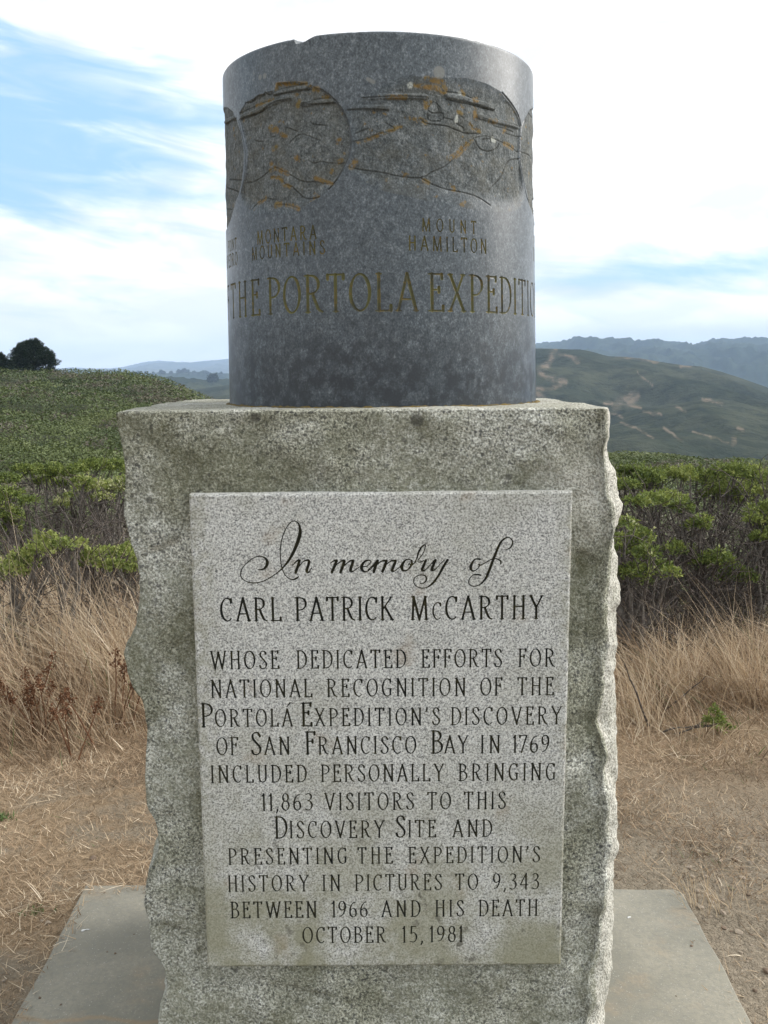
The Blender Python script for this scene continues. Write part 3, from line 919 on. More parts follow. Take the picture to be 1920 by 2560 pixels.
GROOVE = [trC(p) for p in [
    [(340, 355), (400, 345), (440, 310), (465, 285), (500, 270), (545, 265), (565, 235), (600, 260), (640, 250), (700, 210), (800, 180), (1050, 132)],
    [(650, 275), (800, 240), (950, 208), (1095, 200)], [(270, 550), (400, 500), (510, 455), (590, 395), (680, 345), (860, 310)], [(270, 470), (350, 435), (480, 370), (640, 320), (800, 290)],
    [(950, 390), (1010, 375), (1150, 370), (1390, 350)], [(975, 365), (1080, 340), (1170, 305), (1340, 295)], [(790, 630), (860, 655), (930, 680)], [(1075, 565), (1120, 600), (1260, 612)],
    [(825, 820), (880, 760), (960, 712), (1050, 730), (1200, 790)], [(425, 775), (460, 795), (530, 795)], [(610, 745), (660, 740)],
    [(1060, 1015), (1120, 1050), (1200, 1030), (1300, 1045), (1420, 1050), (1500, 1040)],
    [(330, 1275), (420, 1260), (520, 1195), (600, 1135), (670, 1100), (740, 1130), (850, 1185), (940, 1240), (1040, 1265), (1140, 1260), (1220, 1280), (1340, 1290)],
    [(620, 1210), (740, 1215), (770, 1280), (880, 1335), (950, 1400), (1010, 1450), (1110, 1460), (1190, 1440)], [(410, 1585), (470, 1510), (560, 1450), (650, 1470)], [(690, 1530), (800, 1530), (900, 1560), (960, 1580)],
    [(100, 610), (130, 590), (200, 545), (240, 530)], [(105, 1320), (190, 1360), (250, 1390)], [(150, 1240), (290, 1245)], [(110, 1580), (180, 1585)],
    [(1200, 195), (1320, 280), (1430, 400), (1500, 530), (1545, 680), (1555, 820), (1530, 970), (1470, 1100), (1390, 1240), (1300, 1350)],
    [(262, 560), (300, 720), (335, 880), (345, 1000), (330, 1200), (285, 1400)]]]
GROOVE += [trD(p) for p in [
    [(30, 458), (200, 450), (370, 457)], [(150, 355), (370, 345), (520, 340), (720, 350)], [(75, 725), (200, 695), (300, 655), (430, 620), (350, 560)], [(95, 655), (200, 610)],
    [(720, 460), (720, 420), (770, 385), (820, 430), (830, 470)], [(720, 460), (760, 480), (840, 480), (845, 530)], [(790, 390), (815, 470)], [(715, 485), (720, 530), (760, 548), (820, 545)],
    [(650, 530), (700, 565), (800, 580), (880, 590), (960, 620), (1050, 650), (1160, 655)], [(850, 520), (930, 535)], [(960, 565), (1020, 600), (1030, 625)], [(980, 490), (1020, 520)], [(1070, 560), (1100, 600), (1130, 630)],
    [(870, 300), (960, 310), (1050, 330), (1150, 380), (1290, 430)], [(870, 365), (950, 385), (1100, 410), (1200, 440), (1285, 458)], [(1140, 510), (1240, 545), (1290, 590), (1370, 610), (1440, 640)],
    [(1360, 640), (1430, 670), (1510, 690)], [(1140, 500), (1250, 520), (1450, 580), (1500, 600)], [(1110, 700), (1150, 770), (1200, 800), (1260, 800), (1310, 770), (1325, 735)],
    [(1210, 680), (1215, 720)], [(1180, 705), (1240, 700)], [(1245, 690), (1250, 730)],
    [(30, 940), (180, 965), (350, 990), (500, 1020), (650, 1030), (760, 975), (860, 930), (940, 860), (1020, 770), (1100, 700), (1200, 675), (1290, 700), (1400, 755), (1480, 810)],
    [(650, 1030), (720, 1070), (850, 1120), (1050, 1165), (1150, 1200), (1240, 1265)], [(1490, 870), (1420, 880), (1380, 930), (1360, 970), (1340, 1020), (1290, 1080), (1240, 1130)],
    [(1340, 310), (1430, 420), (1480, 510), (1500, 590)], [(1590, 430), (1540, 520), (1505, 600), (1495, 690), (1490, 850), (1510, 1000), (1550, 1200), (1600, 1340)], [(1490, 810), (1540, 820), (1600, 870)], [(1560, 480), (1600, 520)], [(1570, 600), (1580, 630), (1600, 612)]]]
RIDGE = [trC([(670, 240), (850, 203), (1060, 167)]), trC([(280, 520), (400, 470), (560, 395), (700, 328), (850, 298)]), trC([(985, 368), (1370, 328)]), trC([(110, 580), (225, 520)]),
         trD([(60, 438), (370, 440)]), trD([(880, 335), (1100, 378), (1280, 440)]), trD([(1150, 508), (1300, 548), (1480, 600)]), trD([(170, 348), (700, 342)])]
LICH = [trC(p) for p in [[(600, 1135, 10), (670, 1100, 14), (740, 1130, 18), (820, 1170, 14)], [(620, 1210, 10), (740, 1215, 14), (770, 1290, 18), (860, 1330, 12)], [(690, 1530, 30), (730, 1520, 24)], [(800, 1530, 10), (900, 1545, 18), (950, 1580, 14)],
                         [(470, 1510, 12), (560, 1450, 18)], [(1415, 800, 32), (1420, 805, 20)], [(920, 985, 26), (940, 990, 14)], [(640, 880, 20), (680, 860, 18)], [(620, 1050, 22), (630, 1050, 10)], [(1120, 195, 16), (1170, 195, 20)],
                         [(690, 200, 10), (700, 140, 12), (1040, 130, 10), (1080, 145, 14)], [(610, 640, 34), (690, 670, 22)], [(740, 710, 14), (790, 740, 14)], [(1140, 1220, 14), (1240, 1260, 16), (1330, 1285, 12)], [(440, 385, 10), (640, 315, 10)],
                         [(1230, 280, 12), (1290, 290, 14)], [(930, 380, 22), (950, 330, 14)], [(1400, 1035, 12), (1440, 1010, 12)]]]
LICH += [trD(p) for p in [[(600, 245, 9), (700, 258, 10), (790, 268, 16), (850, 285, 26)], [(690, 185, 9), (775, 205, 20), (850, 225, 12), (862, 280, 14)], [(890, 860, 12), (960, 840, 16), (1020, 770, 22), (1090, 705, 10)],
                          [(680, 1050, 10), (715, 1065, 14)], [(1370, 740, 14), (1440, 775, 16)], [(700, 370, 12), (700, 430, 12), (740, 385, 8)], [(1110, 370, 14), (1140, 365, 14)], [(1080, 570, 9), (1110, 620, 10), (1160, 635, 10)],
                          [(1240, 545, 10), (1290, 555, 12)], [(1120, 440, 12), (1125, 520, 14)], [(650, 530, 9), (700, 560, 10)], [(370, 345, 8), (520, 345, 12)], [(430, 605, 10), (480, 590, 10)], [(60, 940, 14), (95, 890, 14)], [(1360, 640, 9), (1380, 610, 12)],
                          [(930, 1130, 10), (940, 1130, 8)], [(180, 710, 8), (430, 615, 8)], [(980, 470, 14), (1005, 480, 10)], [(1000, 300, 14), (1030, 325, 10)]]]
PALE = [trD(p) for p in [[(560, 245, 24), (565, 240, 20)], [(960, 550, 16), (965, 510, 14)], [(1270, 705, 24), (1290, 715, 16)], [(980, 310, 12), (990, 315, 12)]]]
DISC = [trD([(805, 140, 50), (808, 140, 48)]), trC([(508, 60, 30), (508, 62, 28)]), trC([(560, 45, 30), (560, 50, 28)]), trC([(437, 15, 12), (437, 16, 12)]), trC([(430, 92, 8), (430, 93, 8)]), trD([(200, 195, 14), (250, 220, 16)])]
DTEXT = [  # word, left px, right px, base line px (at its middle), letter height px
    ('THE', 579, 650, 792, 98), ('PORTOLA', 671, 1043, 778, 92), ('EXPEDITION', 1073, 1356, 775, 92), ('OF', 528, 574, 800, 100),
    ('MONTARA', 643, 791, 602, 33), ('MOUNTAINS', 630, 812, 640, 32), ('MOUNT', 1055, 1190, 580, 31), ('HAMILTON', 1022, 1216, 628, 35),
    ('POINT', 556, 592, 629, 27), ('SANPEDRO', 545, 594, 671, 31), ('MOUNT', 1335, 1400, 610, 30), ('DIABLO', 1334, 1400, 655, 32)]


def poly_sd(X, Z, poly):
    """signed distance to a polygon, negative inside"""
    d = np.full(X.shape, 1e3)
    ins = np.zeros(X.shape, bool)
    n = len(poly)
    for i in range(n):
        ax, az_ = poly[i]; bx, bz = poly[(i + 1) % n]
        ex, ez = bx - ax, bz - az_
        t = np.clip(((X - ax) * ex + (Z - az_) * ez) / (ex * ex + ez * ez + 1e-12), 0, 1)
        d = np.minimum(d, np.hypot(X - ax - t * ex, Z - az_ - t * ez))
        c = ((az_ > Z) != (bz > Z)) & (X < (bx - ax) * (Z - az_) / (bz - az_ + 1e-12) + ax)
        ins ^= c
    return np.where(ins, -d, d)


def sstep0(a, b, x):
    t = np.clip((x - a) / (b - a), 0, 1)
    return t * t * (3 - 2 * t)


def build_drum():
    global RMIN
    RMIN = 0.0013
    step = 0.00125
    thF = R_(100)
    nF = int(2 * thF * R0 / step)
    th = np.concatenate([np.linspace(-thF, thF, nF), np.linspace(thF, 2 * math.pi - thF, 62)[1:-1]])
    nr = int((ZTOP - ZT) / step)
    Zg = np.linspace(ZT - 0.004, ZTOP, nr)
    S1 = th * R0
    nc = len(th)
    X = np.broadcast_to(S1, (nr, nc)).copy()
    Z = np.broadcast_to(Zg[:, None], (nr, nc)).copy()
    # medallions
    sds, polys = [], []
    for k, mp in enumerate(MEDAL):
        p = sz(mp)
        if k == 0:
            lo = -R_(112) * R0
            p = np.vstack([p, [[lo, p[-1, 1]], [lo, p[0, 1]]]])
        if k == 3:
            hi = R_(112) * R0
            p = np.vstack([p, [[hi, p[-1, 1]], [hi, p[0, 1] + .004]]])
        polys.append(p)
        sds.append(poly_sd(X, Z, p))
    SD = np.array(sds)
    mid = SD.argmin(0)
    sd = SD.min(0)
    Gd = np.full(X.shape, 0.02)
    px2m = 2.1 / FPX
    for g in GROOVE:
        p = catmull(sz(g), 4)
        r = 0.0012 + 0.0007 * random.random()
        stamp(Gd, None, 0, X, Zg, [(p[i, 0], p[i, 1], r, p[i + 1, 0], p[i + 1, 1], r) for i in range(len(p) - 1)], 0.006)
    Rd = np.full(X.shape, 0.02)
    for g in RIDGE:
        p = catmull(sz(g), 4)
        stamp(Rd, None, 0, X, Zg, [(p[i, 0], p[i, 1], .0045, p[i + 1, 0], p[i + 1, 1], .0045) for i in range(len(p) - 1)], 0.008)

    def soft(lst, sc, pad=.006):
        d = np.full(X.shape, 0.02)
        for g in lst:
            p = sz(g); r = [q[2] / sc * px2m for q in g]
            stamp(d, None, 0, X, Zg, [(p[i, 0], p[i, 1], r[i], p[i + 1, 0], p[i + 1, 1], r[i + 1]) for i in range(len(p) - 1)], pad)
        return d
    li = np.minimum(soft(LICH[:18], 4.6), soft(LICH[18:], 3.4))
    lichen = np.clip(1 - li / 0.0035, 0, 1)
    pal = soft(PALE, 3.4)
    pale = np.clip(0.5 - pal / 0.002, 0, 1)
    dsc = np.minimum(soft(DISC[:1] + DISC[5:], 3.4), soft(DISC[1:5], 4.6))
    disc = np.clip(0.5 - dsc / 0.0015, 0, 1)
    # letters
    LD = np.full(X.shape, 0.02)
    LI = np.full(X.shape, -1)
    mainz = float(to_drum(np.array([857.]), np.array([778.]))[1][0])
    mainh = float(to_drum(np.array([857.]), np.array([686.]))[1][0]) - mainz
    for k, (wd, xa, xb, by, hp) in enumerate(DTEXT):
        s0, z0 = to_drum(np.array([xa, xb]), np.array([by, by]))
        mx = (xa + xb) / 2
        _, zb = to_drum(np.array([mx]), np.array([float(by)]))
        _, zt = to_drum(np.array([mx]), np.array([float(by - hp)]))
        h = float(zt[0] - zb[0]); zb = float(zb[0])
        if k == 1: zb, h = mainz, mainh
        a, b_ = float(s0[0]), float(s0[1])
        if wd == 'EXPEDITION': b_ = a + 1.0
        L = []
        if k in (2, 3, 8, 9, 10, 11, 0):
            if k in (2, 3, 0): zb, h = mainz, mainh
            # letters run on round the stone at the spacing of the visible ones
            gap = 0.16 if k in (2, 3, 0) else 0.20
            wf = 1.0
            x = a
            if k in (3, 8, 9):      # right-aligned on the last visible letter
                tot = sum(gw(c) * h + gap * h for c in wd) - gap * h
                x = b_ - tot
            if k == 0:
                tot = sum(gw(c) * h for c in wd); gap = max(.08, (b_ - a - tot) / 2 / h)
            for c in wd:
                L.append((c, letter_strokes(c, x, zb, h, 0.05 if k in (2, 3, 0) else .060)))
                x += gw(c) * h + gap * h
        else:
            L = word_strokes(wd, a, b_, zb, h, 1.0, 0.05 if k == 1 else .060)
        for c, s in L:
            stamp(LD, LI, k, X, Zg, s, 0.006)
    X2, Z2, LD2 = snap(X, Z, LD, step)
    fr = np.abs(th) < R_(99)
    X = np.where(fr[None], X2, X); Z = np.where(fr[None], Z2, Z); LD = np.where(fr[None], LD2, LD)
    # radial depth
    flat = np.stack([X.ravel(), Z.ravel(), Z.ravel() * 0], 1)
    rough = fbm(flat, 28, 5, 41).reshape(X.shape)
    big = fbm(flat, 9, 3, 51).reshape(X.shape)
    # the second medallion fades into the polished face along its foot and upper left
    wd_ = np.full(X.shape, 0.004)
    m2 = mid == 2
    fade = m2 & (Gd > 0.008)
    sR = float(sz(trD([(1380, 600)]))[0, 0])
    zR = float(sz(trD([(1100, 980)]))[0, 1])
    wd_ = np.where(m2, 0.004 + 0.026 * np.maximum(sstep0(sR + .02, sR - .05, X) * sstep0(zR - .05, zR + .10, Z) + .0, 2.2 * sstep0(zR + .02, zR - .08, Z)), wd_)
    z1 = float(sz(trC([(800, 1350)]))[0, 1])
    wd_ = np.where(mid == 1, 0.004 + 0.03 * sstep0(z1 + .03, z1 - .04, Z), wd_)
    rec = np.clip(-sd / wd_, 0, 1)
    rim_fade = np.ones_like(X)
    dep = rec * (0.0036 + 0.0018 * rough + 0.0016 * big)
    dep -= rec * 0.0042 * np.clip(-Rd / 0.003 + 0.5, 0, 1)
    dep += np.clip(-Gd * 1.3, 0, 0.0026)
    dep += np.clip(-LD, 0, 0.0030) * 1.2
    # ridge lines are steps: one side of each hill line stands a little prouder
    # broken notches where the right-hand relief meets the outline
    a2 = np.arctan2(np.sin(X / R0), np.cos(X / R0))
    for z0, z1 in ((1.905, 1.93), (1.965, 1.985)):
        dep += 0.012 * (np.abs(a2 - R_(84)) < R_(7)) * (Z > z0) * (Z < z1)
    xc, r = drum_axis(Z)
    # chipped notch in the upper rim
    sN, _ = to_drum(np.array([733., 788.]), np.array([104., 98.]))
    t = (X - sN[0]) / (sN[1] - sN[0])
    notch = np.where((t > 0) & (t < 1), np.minimum(t / 0.12, (1 - t) / 0.55), 0)
    notch = np.clip(notch, 0, 1) * 0.0105
    tiny = np.clip(fbm(np.stack([X.ravel(), 0 * X.ravel(), 0 * X.ravel()], 1), 22, 4, 77).reshape(X.shape) - 0.55, 0, 1) * 0.0015
    cut = ZTOP - notch - tiny
    over = np.clip(Z - cut, 0, 1)
    Zf = np.minimum(Z, cut)
    dep = dep + over * 0.9
    ew = np.clip(1 - (ZTOP - Z) / 0.005, 0, 1)
    dep = dep + 0.0025 * ew ** 2
    dep = np.where((Z < ZT + .004), dep, dep)
    rr = r - dep
    a = X / R0
    V = np.stack([xc + rr * np.sin(a), DC - rr * np.cos(a), Zf], -1)
    groove_dark = np.clip(0.55 - Gd / 0.0016, 0, 1) * 0.8  # darker along the carved lines
    groove_dark = groove_dark * (1 - 0.9 * lichen)
    P = V.reshape(-1, 3)
    aa = np.arange(nr * nc).reshape(nr, nc)
    bb = np.roll(aa, -1, 1)
    F = np.stack([aa[:-1], bb[:-1], bb[1:], aa[1:]], -1).reshape(-1, 4)
    fd = LD.ravel()[F]
    ins = (fd.max(1) <= 1e-6) & (fd.min(1) < -1e-7) | (fd.mean(1) < -0.0002)
    fl = np.where(ins, LI.ravel()[F[np.arange(len(F)), fd.argmin(1)]], -1)
    fs = sd.ravel()[F].mean(1) < 0
    fm = np.where(fs & ~ins, mid.ravel()[F[:, 0]], -1)
    at = dict(lichen=lichen.ravel(), pale=pale.ravel(), disc=disc.ravel(), groove_dark=groove_dark.ravel(), inner=(rec * np.where(mid == 2, .55 + .3 * np.clip(big, -1, 1), .9)).ravel())
    # cap
    top = aa[-1]
    c0 = len(P)
    inner = P[top].copy()
    cx = float(drum_axis(ZTOP)[0])
    inner[:, 0] = cx + (inner[:, 0] - cx) * 0.96; inner[:, 1] = DC + (inner[:, 1] - DC) * 0.96; inner[:, 2] = ZTOP + 0.0005
    ci = np.arange(c0, c0 + nc)
    capF = np.stack([top, np.roll(top, -1), np.roll(ci, -1), ci], -1)
    P2 = np.vstack([P, inner, [[cx, DC, ZTOP + 0.001]]]) - MON
    tri = np.stack([ci, np.roll(ci, -1), np.full(nc, c0 + nc)], -1)
    at2 = {k: np.concatenate([v, np.zeros(nc + 1)]) for k, v in at.items()}
    body = np.vstack([F[(fl < 0) & (fm < 0)], capF])
    u, inv = np.unique(np.concatenate([body.ravel(), tri.ravel()]), return_inverse=True)
    bf = inv[:body.size].reshape(-1, 4); tf = inv[body.size:].reshape(-1, 3)
    drum = mesh('drum', P2[u], [bf, tf], M_DRUM, monument, vattr={k: v[u] for k, v in at2.items()})
    for k in range(len(MEDAL)):
        sel = F[fm == k]
        vv, ff, va = compact(P2, sel, at2)
        mesh('relief_panel', vv, ff, M_RELIEF, drum, vattr=va)
    for k in range(len(DTEXT)):
        sel = fl == k
        if sel.any():
            vv, ff, va = compact(P2, F[sel], at2)
            mesh('inscription', vv, ff, M_INKD if k < 4 else M_INKS, drum)
    return drum


drum = build_drum()


def build_bed():
    """bed of mossy mortar that the drum is set in"""
    n, k = 260, 7
    V = []
    for j in range(n):
        a = 2 * math.pi * j / n
        wv = 0.006 + 0.006 * random.random()
        h = 0.003 + 0.004 * random.random()
        for i in range(k):
            b = math.pi * i / (k - 1)
            r = RB + 0.001 + wv * (1 - math.cos(b)) / 2 * 1.2 - 0.004
            V.append((XB + r * math.sin(a), DC - r * math.cos(a), ZT + 0.002 + h * math.sin(b) - 0.001))
    a = np.arange(n * k).reshape(n, k)
    b = np.roll(a, -1, 0)
    F = np.stack([a[:, :-1], b[:, :-1], b[:, 1:], a[:, 1:]], -1).reshape(-1, 4)
    return mesh('mortar_joint', np.array(V) - MON, F, mat_simple('mossy_mortar', (.16, .11, .03), (.10, .085, .05), 60, bs=1, bd=.003), monument)


build_bed()
# ------------------------------------------------------------------ terrain
def sstep(a, b, x):
    t = np.clip((x - a) / (b - a), 0, 1)
    return t * t * (3 - 2 * t)


def terrain(x, y):
    x = np.asarray(x, float); y = np.asarray(y, float)
    r = np.hypot(x, y); a = np.degrees(np.arctan2(x, y))
    zl = np.interp(r, [0, 6, 12, 25, 40, 70, 108, 150, 400, 900, 20000], [0, 0, -.45, -.95, -.9, -.15, 1.0, -3, -45, -90, -90])
    zr = np.interp(r, [0, 6, 14, 35, 60, 120, 400, 900, 20000], [0, 0, -.62, -1.95, -5, -18, -80, -90, -90])
    wl = 1 - sstep(-15, 4, a)
    wl = np.where(np.abs(a) > 100, 0.5, wl)
    z = zl * wl + zr * (1 - wl)
    P = np.stack([x.ravel(), y.ravel(), 0 * x.ravel()], 1)
    n = vnoise(P * 0.12, 61).reshape(x.shape) * 0.28 * sstep(7, 30, r) + vnoise(P * 0.9, 62).reshape(x.shape) * 0.04 * sstep(3, 6, r)
    n = n + vnoise(P * 5, 63).reshape(x.shape) * 0.008 * sstep(2.2, 3.2, r)
    # level under and around the slab
    return z + n * np.where(r > 400, 0, 1) + .026 * sstep(5.5, 3.6, r)


def polar(name, r0, r1, nr, a0, a1, na, zf, mat, close=False, **kw):
    rr = np.geomspace(r0, r1, nr)
    aa = np.radians(np.linspace(a0, a1, na, endpoint=not close) if np.isscalar(a0) else a0)
    Rr, Aa = np.meshgrid(rr, aa, indexing='ij')
    X = Rr * np.sin(Aa); Y = Rr * np.cos(Aa)
    Zv = zf(X, Y, Rr, np.degrees(Aa))
    V = np.stack([X, Y, Zv], -1).reshape(-1, 3)
    F = grid_faces(nr, na)
    if close:
        a = np.arange(nr * na).reshape(nr, na)
        b = np.roll(a, -1, 1)
        F = np.stack([a[:-1], b[:-1], b[1:], a[1:]], -1).reshape(-1, 4)
        V = np.vstack([V, [[0, 0, float(terrain(0., 0.))]]])
        F = [F[:, ::-1], np.stack([a[0], b[0], np.full(na, len(V) - 1)], -1)[:, ::-1]]
    else:
        F = F[:, ::-1]
    return mesh(name, V, F, mat, **kw)


def mat_ground():
    m, t, b = new_mat('ground')
    p = objcoord(t)
    s = t.add('ShaderNodeSeparateXYZ', {0: p})
    n1 = t.noise(p, 2.2, 5, 0.65)
    n2 = t.noise(p, 35, 4, 0.7)
    n3 = t.noise(p, 120, 3, 0.7)
    dirt = t.mix(t.mrange(n1, .3, .7), (.24, .20, .145), (.315, .266, .20))
    dirt = t.mix(t.mrange(n2, .35, .65, 0, .55), dirt, (.145, .120, .088))
    dirt = t.mix(t.mrange(n3, .55, .70, 0, .5), dirt, (.38, .34, .27))
    straw = t.mix(t.mrange(n2, .35, .65), (.20, .143, .088), (.31, .23, .148))
    side = t.mrange(s.outputs[0], -1.2, 1.0, 1, 0)
    far = t.mrange(s.outputs[1], 3.0, 4.2)
    k = t.math('MAXIMUM', t.math('MULTIPLY', side, t.mrange(n1, .40, .55)), far)
    col = t.mix(k, dirt, straw)
    brush = t.mix(t.mrange(t.noise(p, .5, 4, .6), .35, .65), (.035, .032, .018), (.055, .055, .022))
    col = t.mix(t.mrange(s.outputs[1], 4.6, 6.5), col, brush)
    t.l.new(col, b.inputs['Base Color'])
    b.inputs['Roughness'].default_value = 1
    b.inputs['Specular IOR Level'].default_value = 0.1
    n = bump(t, n2, 1.0, .035, b)
    bump(t, n3, .8, .006, b, n)
    return m


ground = polar('ground', 0.35, 8300, 180, 0, 360, 300, lambda X, Y, R, A: terrain(X, Y), mat_ground(), close=True)
tag(ground, kind='structure')

# concrete slab (pavement) under the monument
q = at_z(np.array([213., 1688., 1716., 31., 1882.]), np.array([2216., 2226., 2250., 2560., 2560.]), 0.035)


def build_slab():
    zt, zb = 0.04, -0.12
    dl = (q[3] - q[0]); dr = (q[4] - q[2])
    yf = 0.9
    bl = q[0] + dl * ((yf - q[0][1]) / dl[1]); br = q[2] + dr * ((yf - q[2][1]) / dr[1])
    corner = np.array([q[1] + (q[0] - q[1]) * 0.02, q[1], q[1] * .35 + q[2] * .65 + [.008, .01, 0], q[2]])
    out = [q[0][:2]]
    for t_ in np.linspace(0.03, .97, 30):
        out.append((q[0] + (q[1] - q[0]) * t_)[:2] + [0, .004 * random.uniform(-1, 1)])
    out += [c[:2] for c in corner]
    for t_ in np.linspace(0.02, 1, 30):
        out.append((q[2] + (br - q[2]) * t_)[:2] + [.003 * random.uniform(-1, 1), 0])
    for t_ in np.linspace(0, .97, 30):
        out.append((bl + (q[0] - bl) * t_)[:2] + [.004 * random.uniform(-1, 1), 0])
    o = np.array(out); n = len(o)
    c = o.mean(0)
    V, F = [], []
    for z, s in ((zb, 1.0), (zt - .008, 1.0), (zt - .002, .9975), (zt, .994)):
        V += [(*(c + (p_ - c) * s), z) for p_ in o]
    V.append((*c, zt))
    for k in range(3):
        for i in range(n):
            j = (i + 1) % n
            F.append((k * n + i, k * n + j, (k + 1) * n + j, (k + 1) * n + i))
    T = [(3 * n + i, 3 * n + (i + 1) % n, 4 * n) for i in range(n)]
    F = np.array(F)[:, ::-1]; T = np.array(T)[:, ::-1]
    m, t, b = new_mat('concrete')
    p = objcoord(t)
    n1 = t.noise(p, 3.2, 5, .6); n2 = t.noise(p, 90, 4, .7); n3 = t.noise(p, 260, 2, .6)
    col = t.mix(t.mrange(n1, .35, .65), (.195, .187, .152), (.275, .257, .205))
    col = t.mix(t.mrange(t.noise(p, 5.5, 4, .6), .55, .72, 0, .55), col, (.30, .24, .165))
    col = t.mix(t.mrange(n2, .35, .62, .45, 0), col, (.17, .168, .148))
    col = t.mix(t.mrange(n3, .66, .72, 0, .7), col, (.50, .49, .45))
    # thin rusty seep line across the left part
    s = t.add('ShaderNodeSeparateXYZ', {0: p})
    wob = t.math('ADD', s.outputs[1], t.math('MULTIPLY', t.noise(p, 4.5, 3), 0.16))
    ln = t.mrange(t.math('ABSOLUTE', t.math('SUBTRACT', wob, 2.31)), .002, .016, .38, 0)
    ln = t.math('MULTIPLY', ln, t.mrange(s.outputs[0], -.3, -.1, 1, 0))
    col = t.mix(ln, col, (.33, .22, .11))
    t.l.new(col, b.inputs['Base Color'])
    b.inputs['Roughness'].default_value = .9
    b.inputs['Specular IOR Level'].default_value = .25
    k = bump(t, n2, .5, .003, b)
    bump(t, n1, .3, .01, b, k)
    return mesh('pavement', np.array(V), [F, T], m, smooth=False)


tag(build_slab(), kind='structure')

# ------------------------------------------------------------------ hills
def crest(pts):
    a = np.array(pts, float)
    d = ray(a[:, 0], a[:, 1])
    A = np.degrees(np.arctan2(d[:, 0], d[:, 1])); E = d[:, 2] / np.hypot(d[:, 0], d[:, 1])
    o = np.argsort(A)
    return A[o], E[o]


def mat_hill(name, c1, c2, scale, bare=None, trail=None):
    m, t, b = new_mat(name)
    p = objcoord(t)
    n = t.noise(p, scale, 6, .65)
    n2 = t.noise(p, scale * 7, 4, .7)
    col = t.mix(t.mrange(n, .35, .65), c1, c2)
    col = t.mix(t.mrange(n2, .4, .65, 0, .6), col, tuple(x * .45 for x in c1))
    if bare:
        at_ = t.add('ShaderNodeAttribute', attribute_name='bare').outputs['Fac']
        k = t.math('MULTIPLY', at_, t.mrange(t.noise(p, scale * 9, 4, .7), .30, .56))
        col = t.mix(k, col, bare)
    t.l.new(col, b.inputs['Base Color'])
    b.inputs['Roughness'].default_value = 1
    b.inputs['Specular IOR Level'].default_value = 0
    bump(t, n2, 1, 3.0, b)
    return m


def src(z): return [(1320 + x / 2.765, 820 + y / 2.765) for x, y in z]
def srcl(z): return [(x / 2.765, 820 + y / 2.765) for x, y in z]


# the long scrub-covered ridge across the valley on the right
cA, cE = crest([(-600, 1010), (300, 990), (700, 950), (1000, 905)] + src([(-200, 160), (60, 140), (180, 140), (270, 142), (360, 145), (450, 165), (560, 190), (680, 195), (800, 210), (950, 235), (1080, 262), (1200, 268), (1330, 300), (1450, 340), (1659, 420)]) + [(2300, 1010), (2900, 1040)])
BARE = [  # pixel tracks on the slope: points, half width in px
    (src([(190, 150), (160, 200), (130, 260), (75, 290), (110, 330), (180, 360), (260, 375)]), 5), (src([(215, 180), (290, 205), (350, 230)]), 3.5), (src([(60, 450), (110, 475)]), 5),
    (src([(70, 420), (150, 420), (220, 400)]), 3), (src([(610, 550), (650, 490), (700, 465), (760, 465), (730, 500), (690, 520)]), 6), (src([(540, 515), (600, 520), (660, 525), (770, 545)]), 3), (src([(700, 438), (740, 440)]), 3),
    (src([(550, 590), (600, 600), (650, 625)]), 2.5), (src([(800, 575), (860, 585), (920, 600)]), 2.5), (src([(1020, 545), (1080, 570)]), 2.5),
    (src([(600, 190), (680, 200), (780, 215), (900, 235)]), 3), (src([(940, 690), (1000, 730), (1060, 780)]), 2.5), (src([(1210, 490), (1280, 510), (1340, 525)]), 2.5), (src([(1420, 765), (1415, 800)]), 4), (src([(1450, 695), (1490, 700)]), 3),
    (src([(640, 660), (760, 690), (860, 760)]), 1.6), (src([(760, 300), (800, 350), (850, 400)]), 1.6), (src([(1130, 720), (1250, 750), (1380, 790)]), 1.6), (src([(1060, 262), (1120, 270)]), 3)]


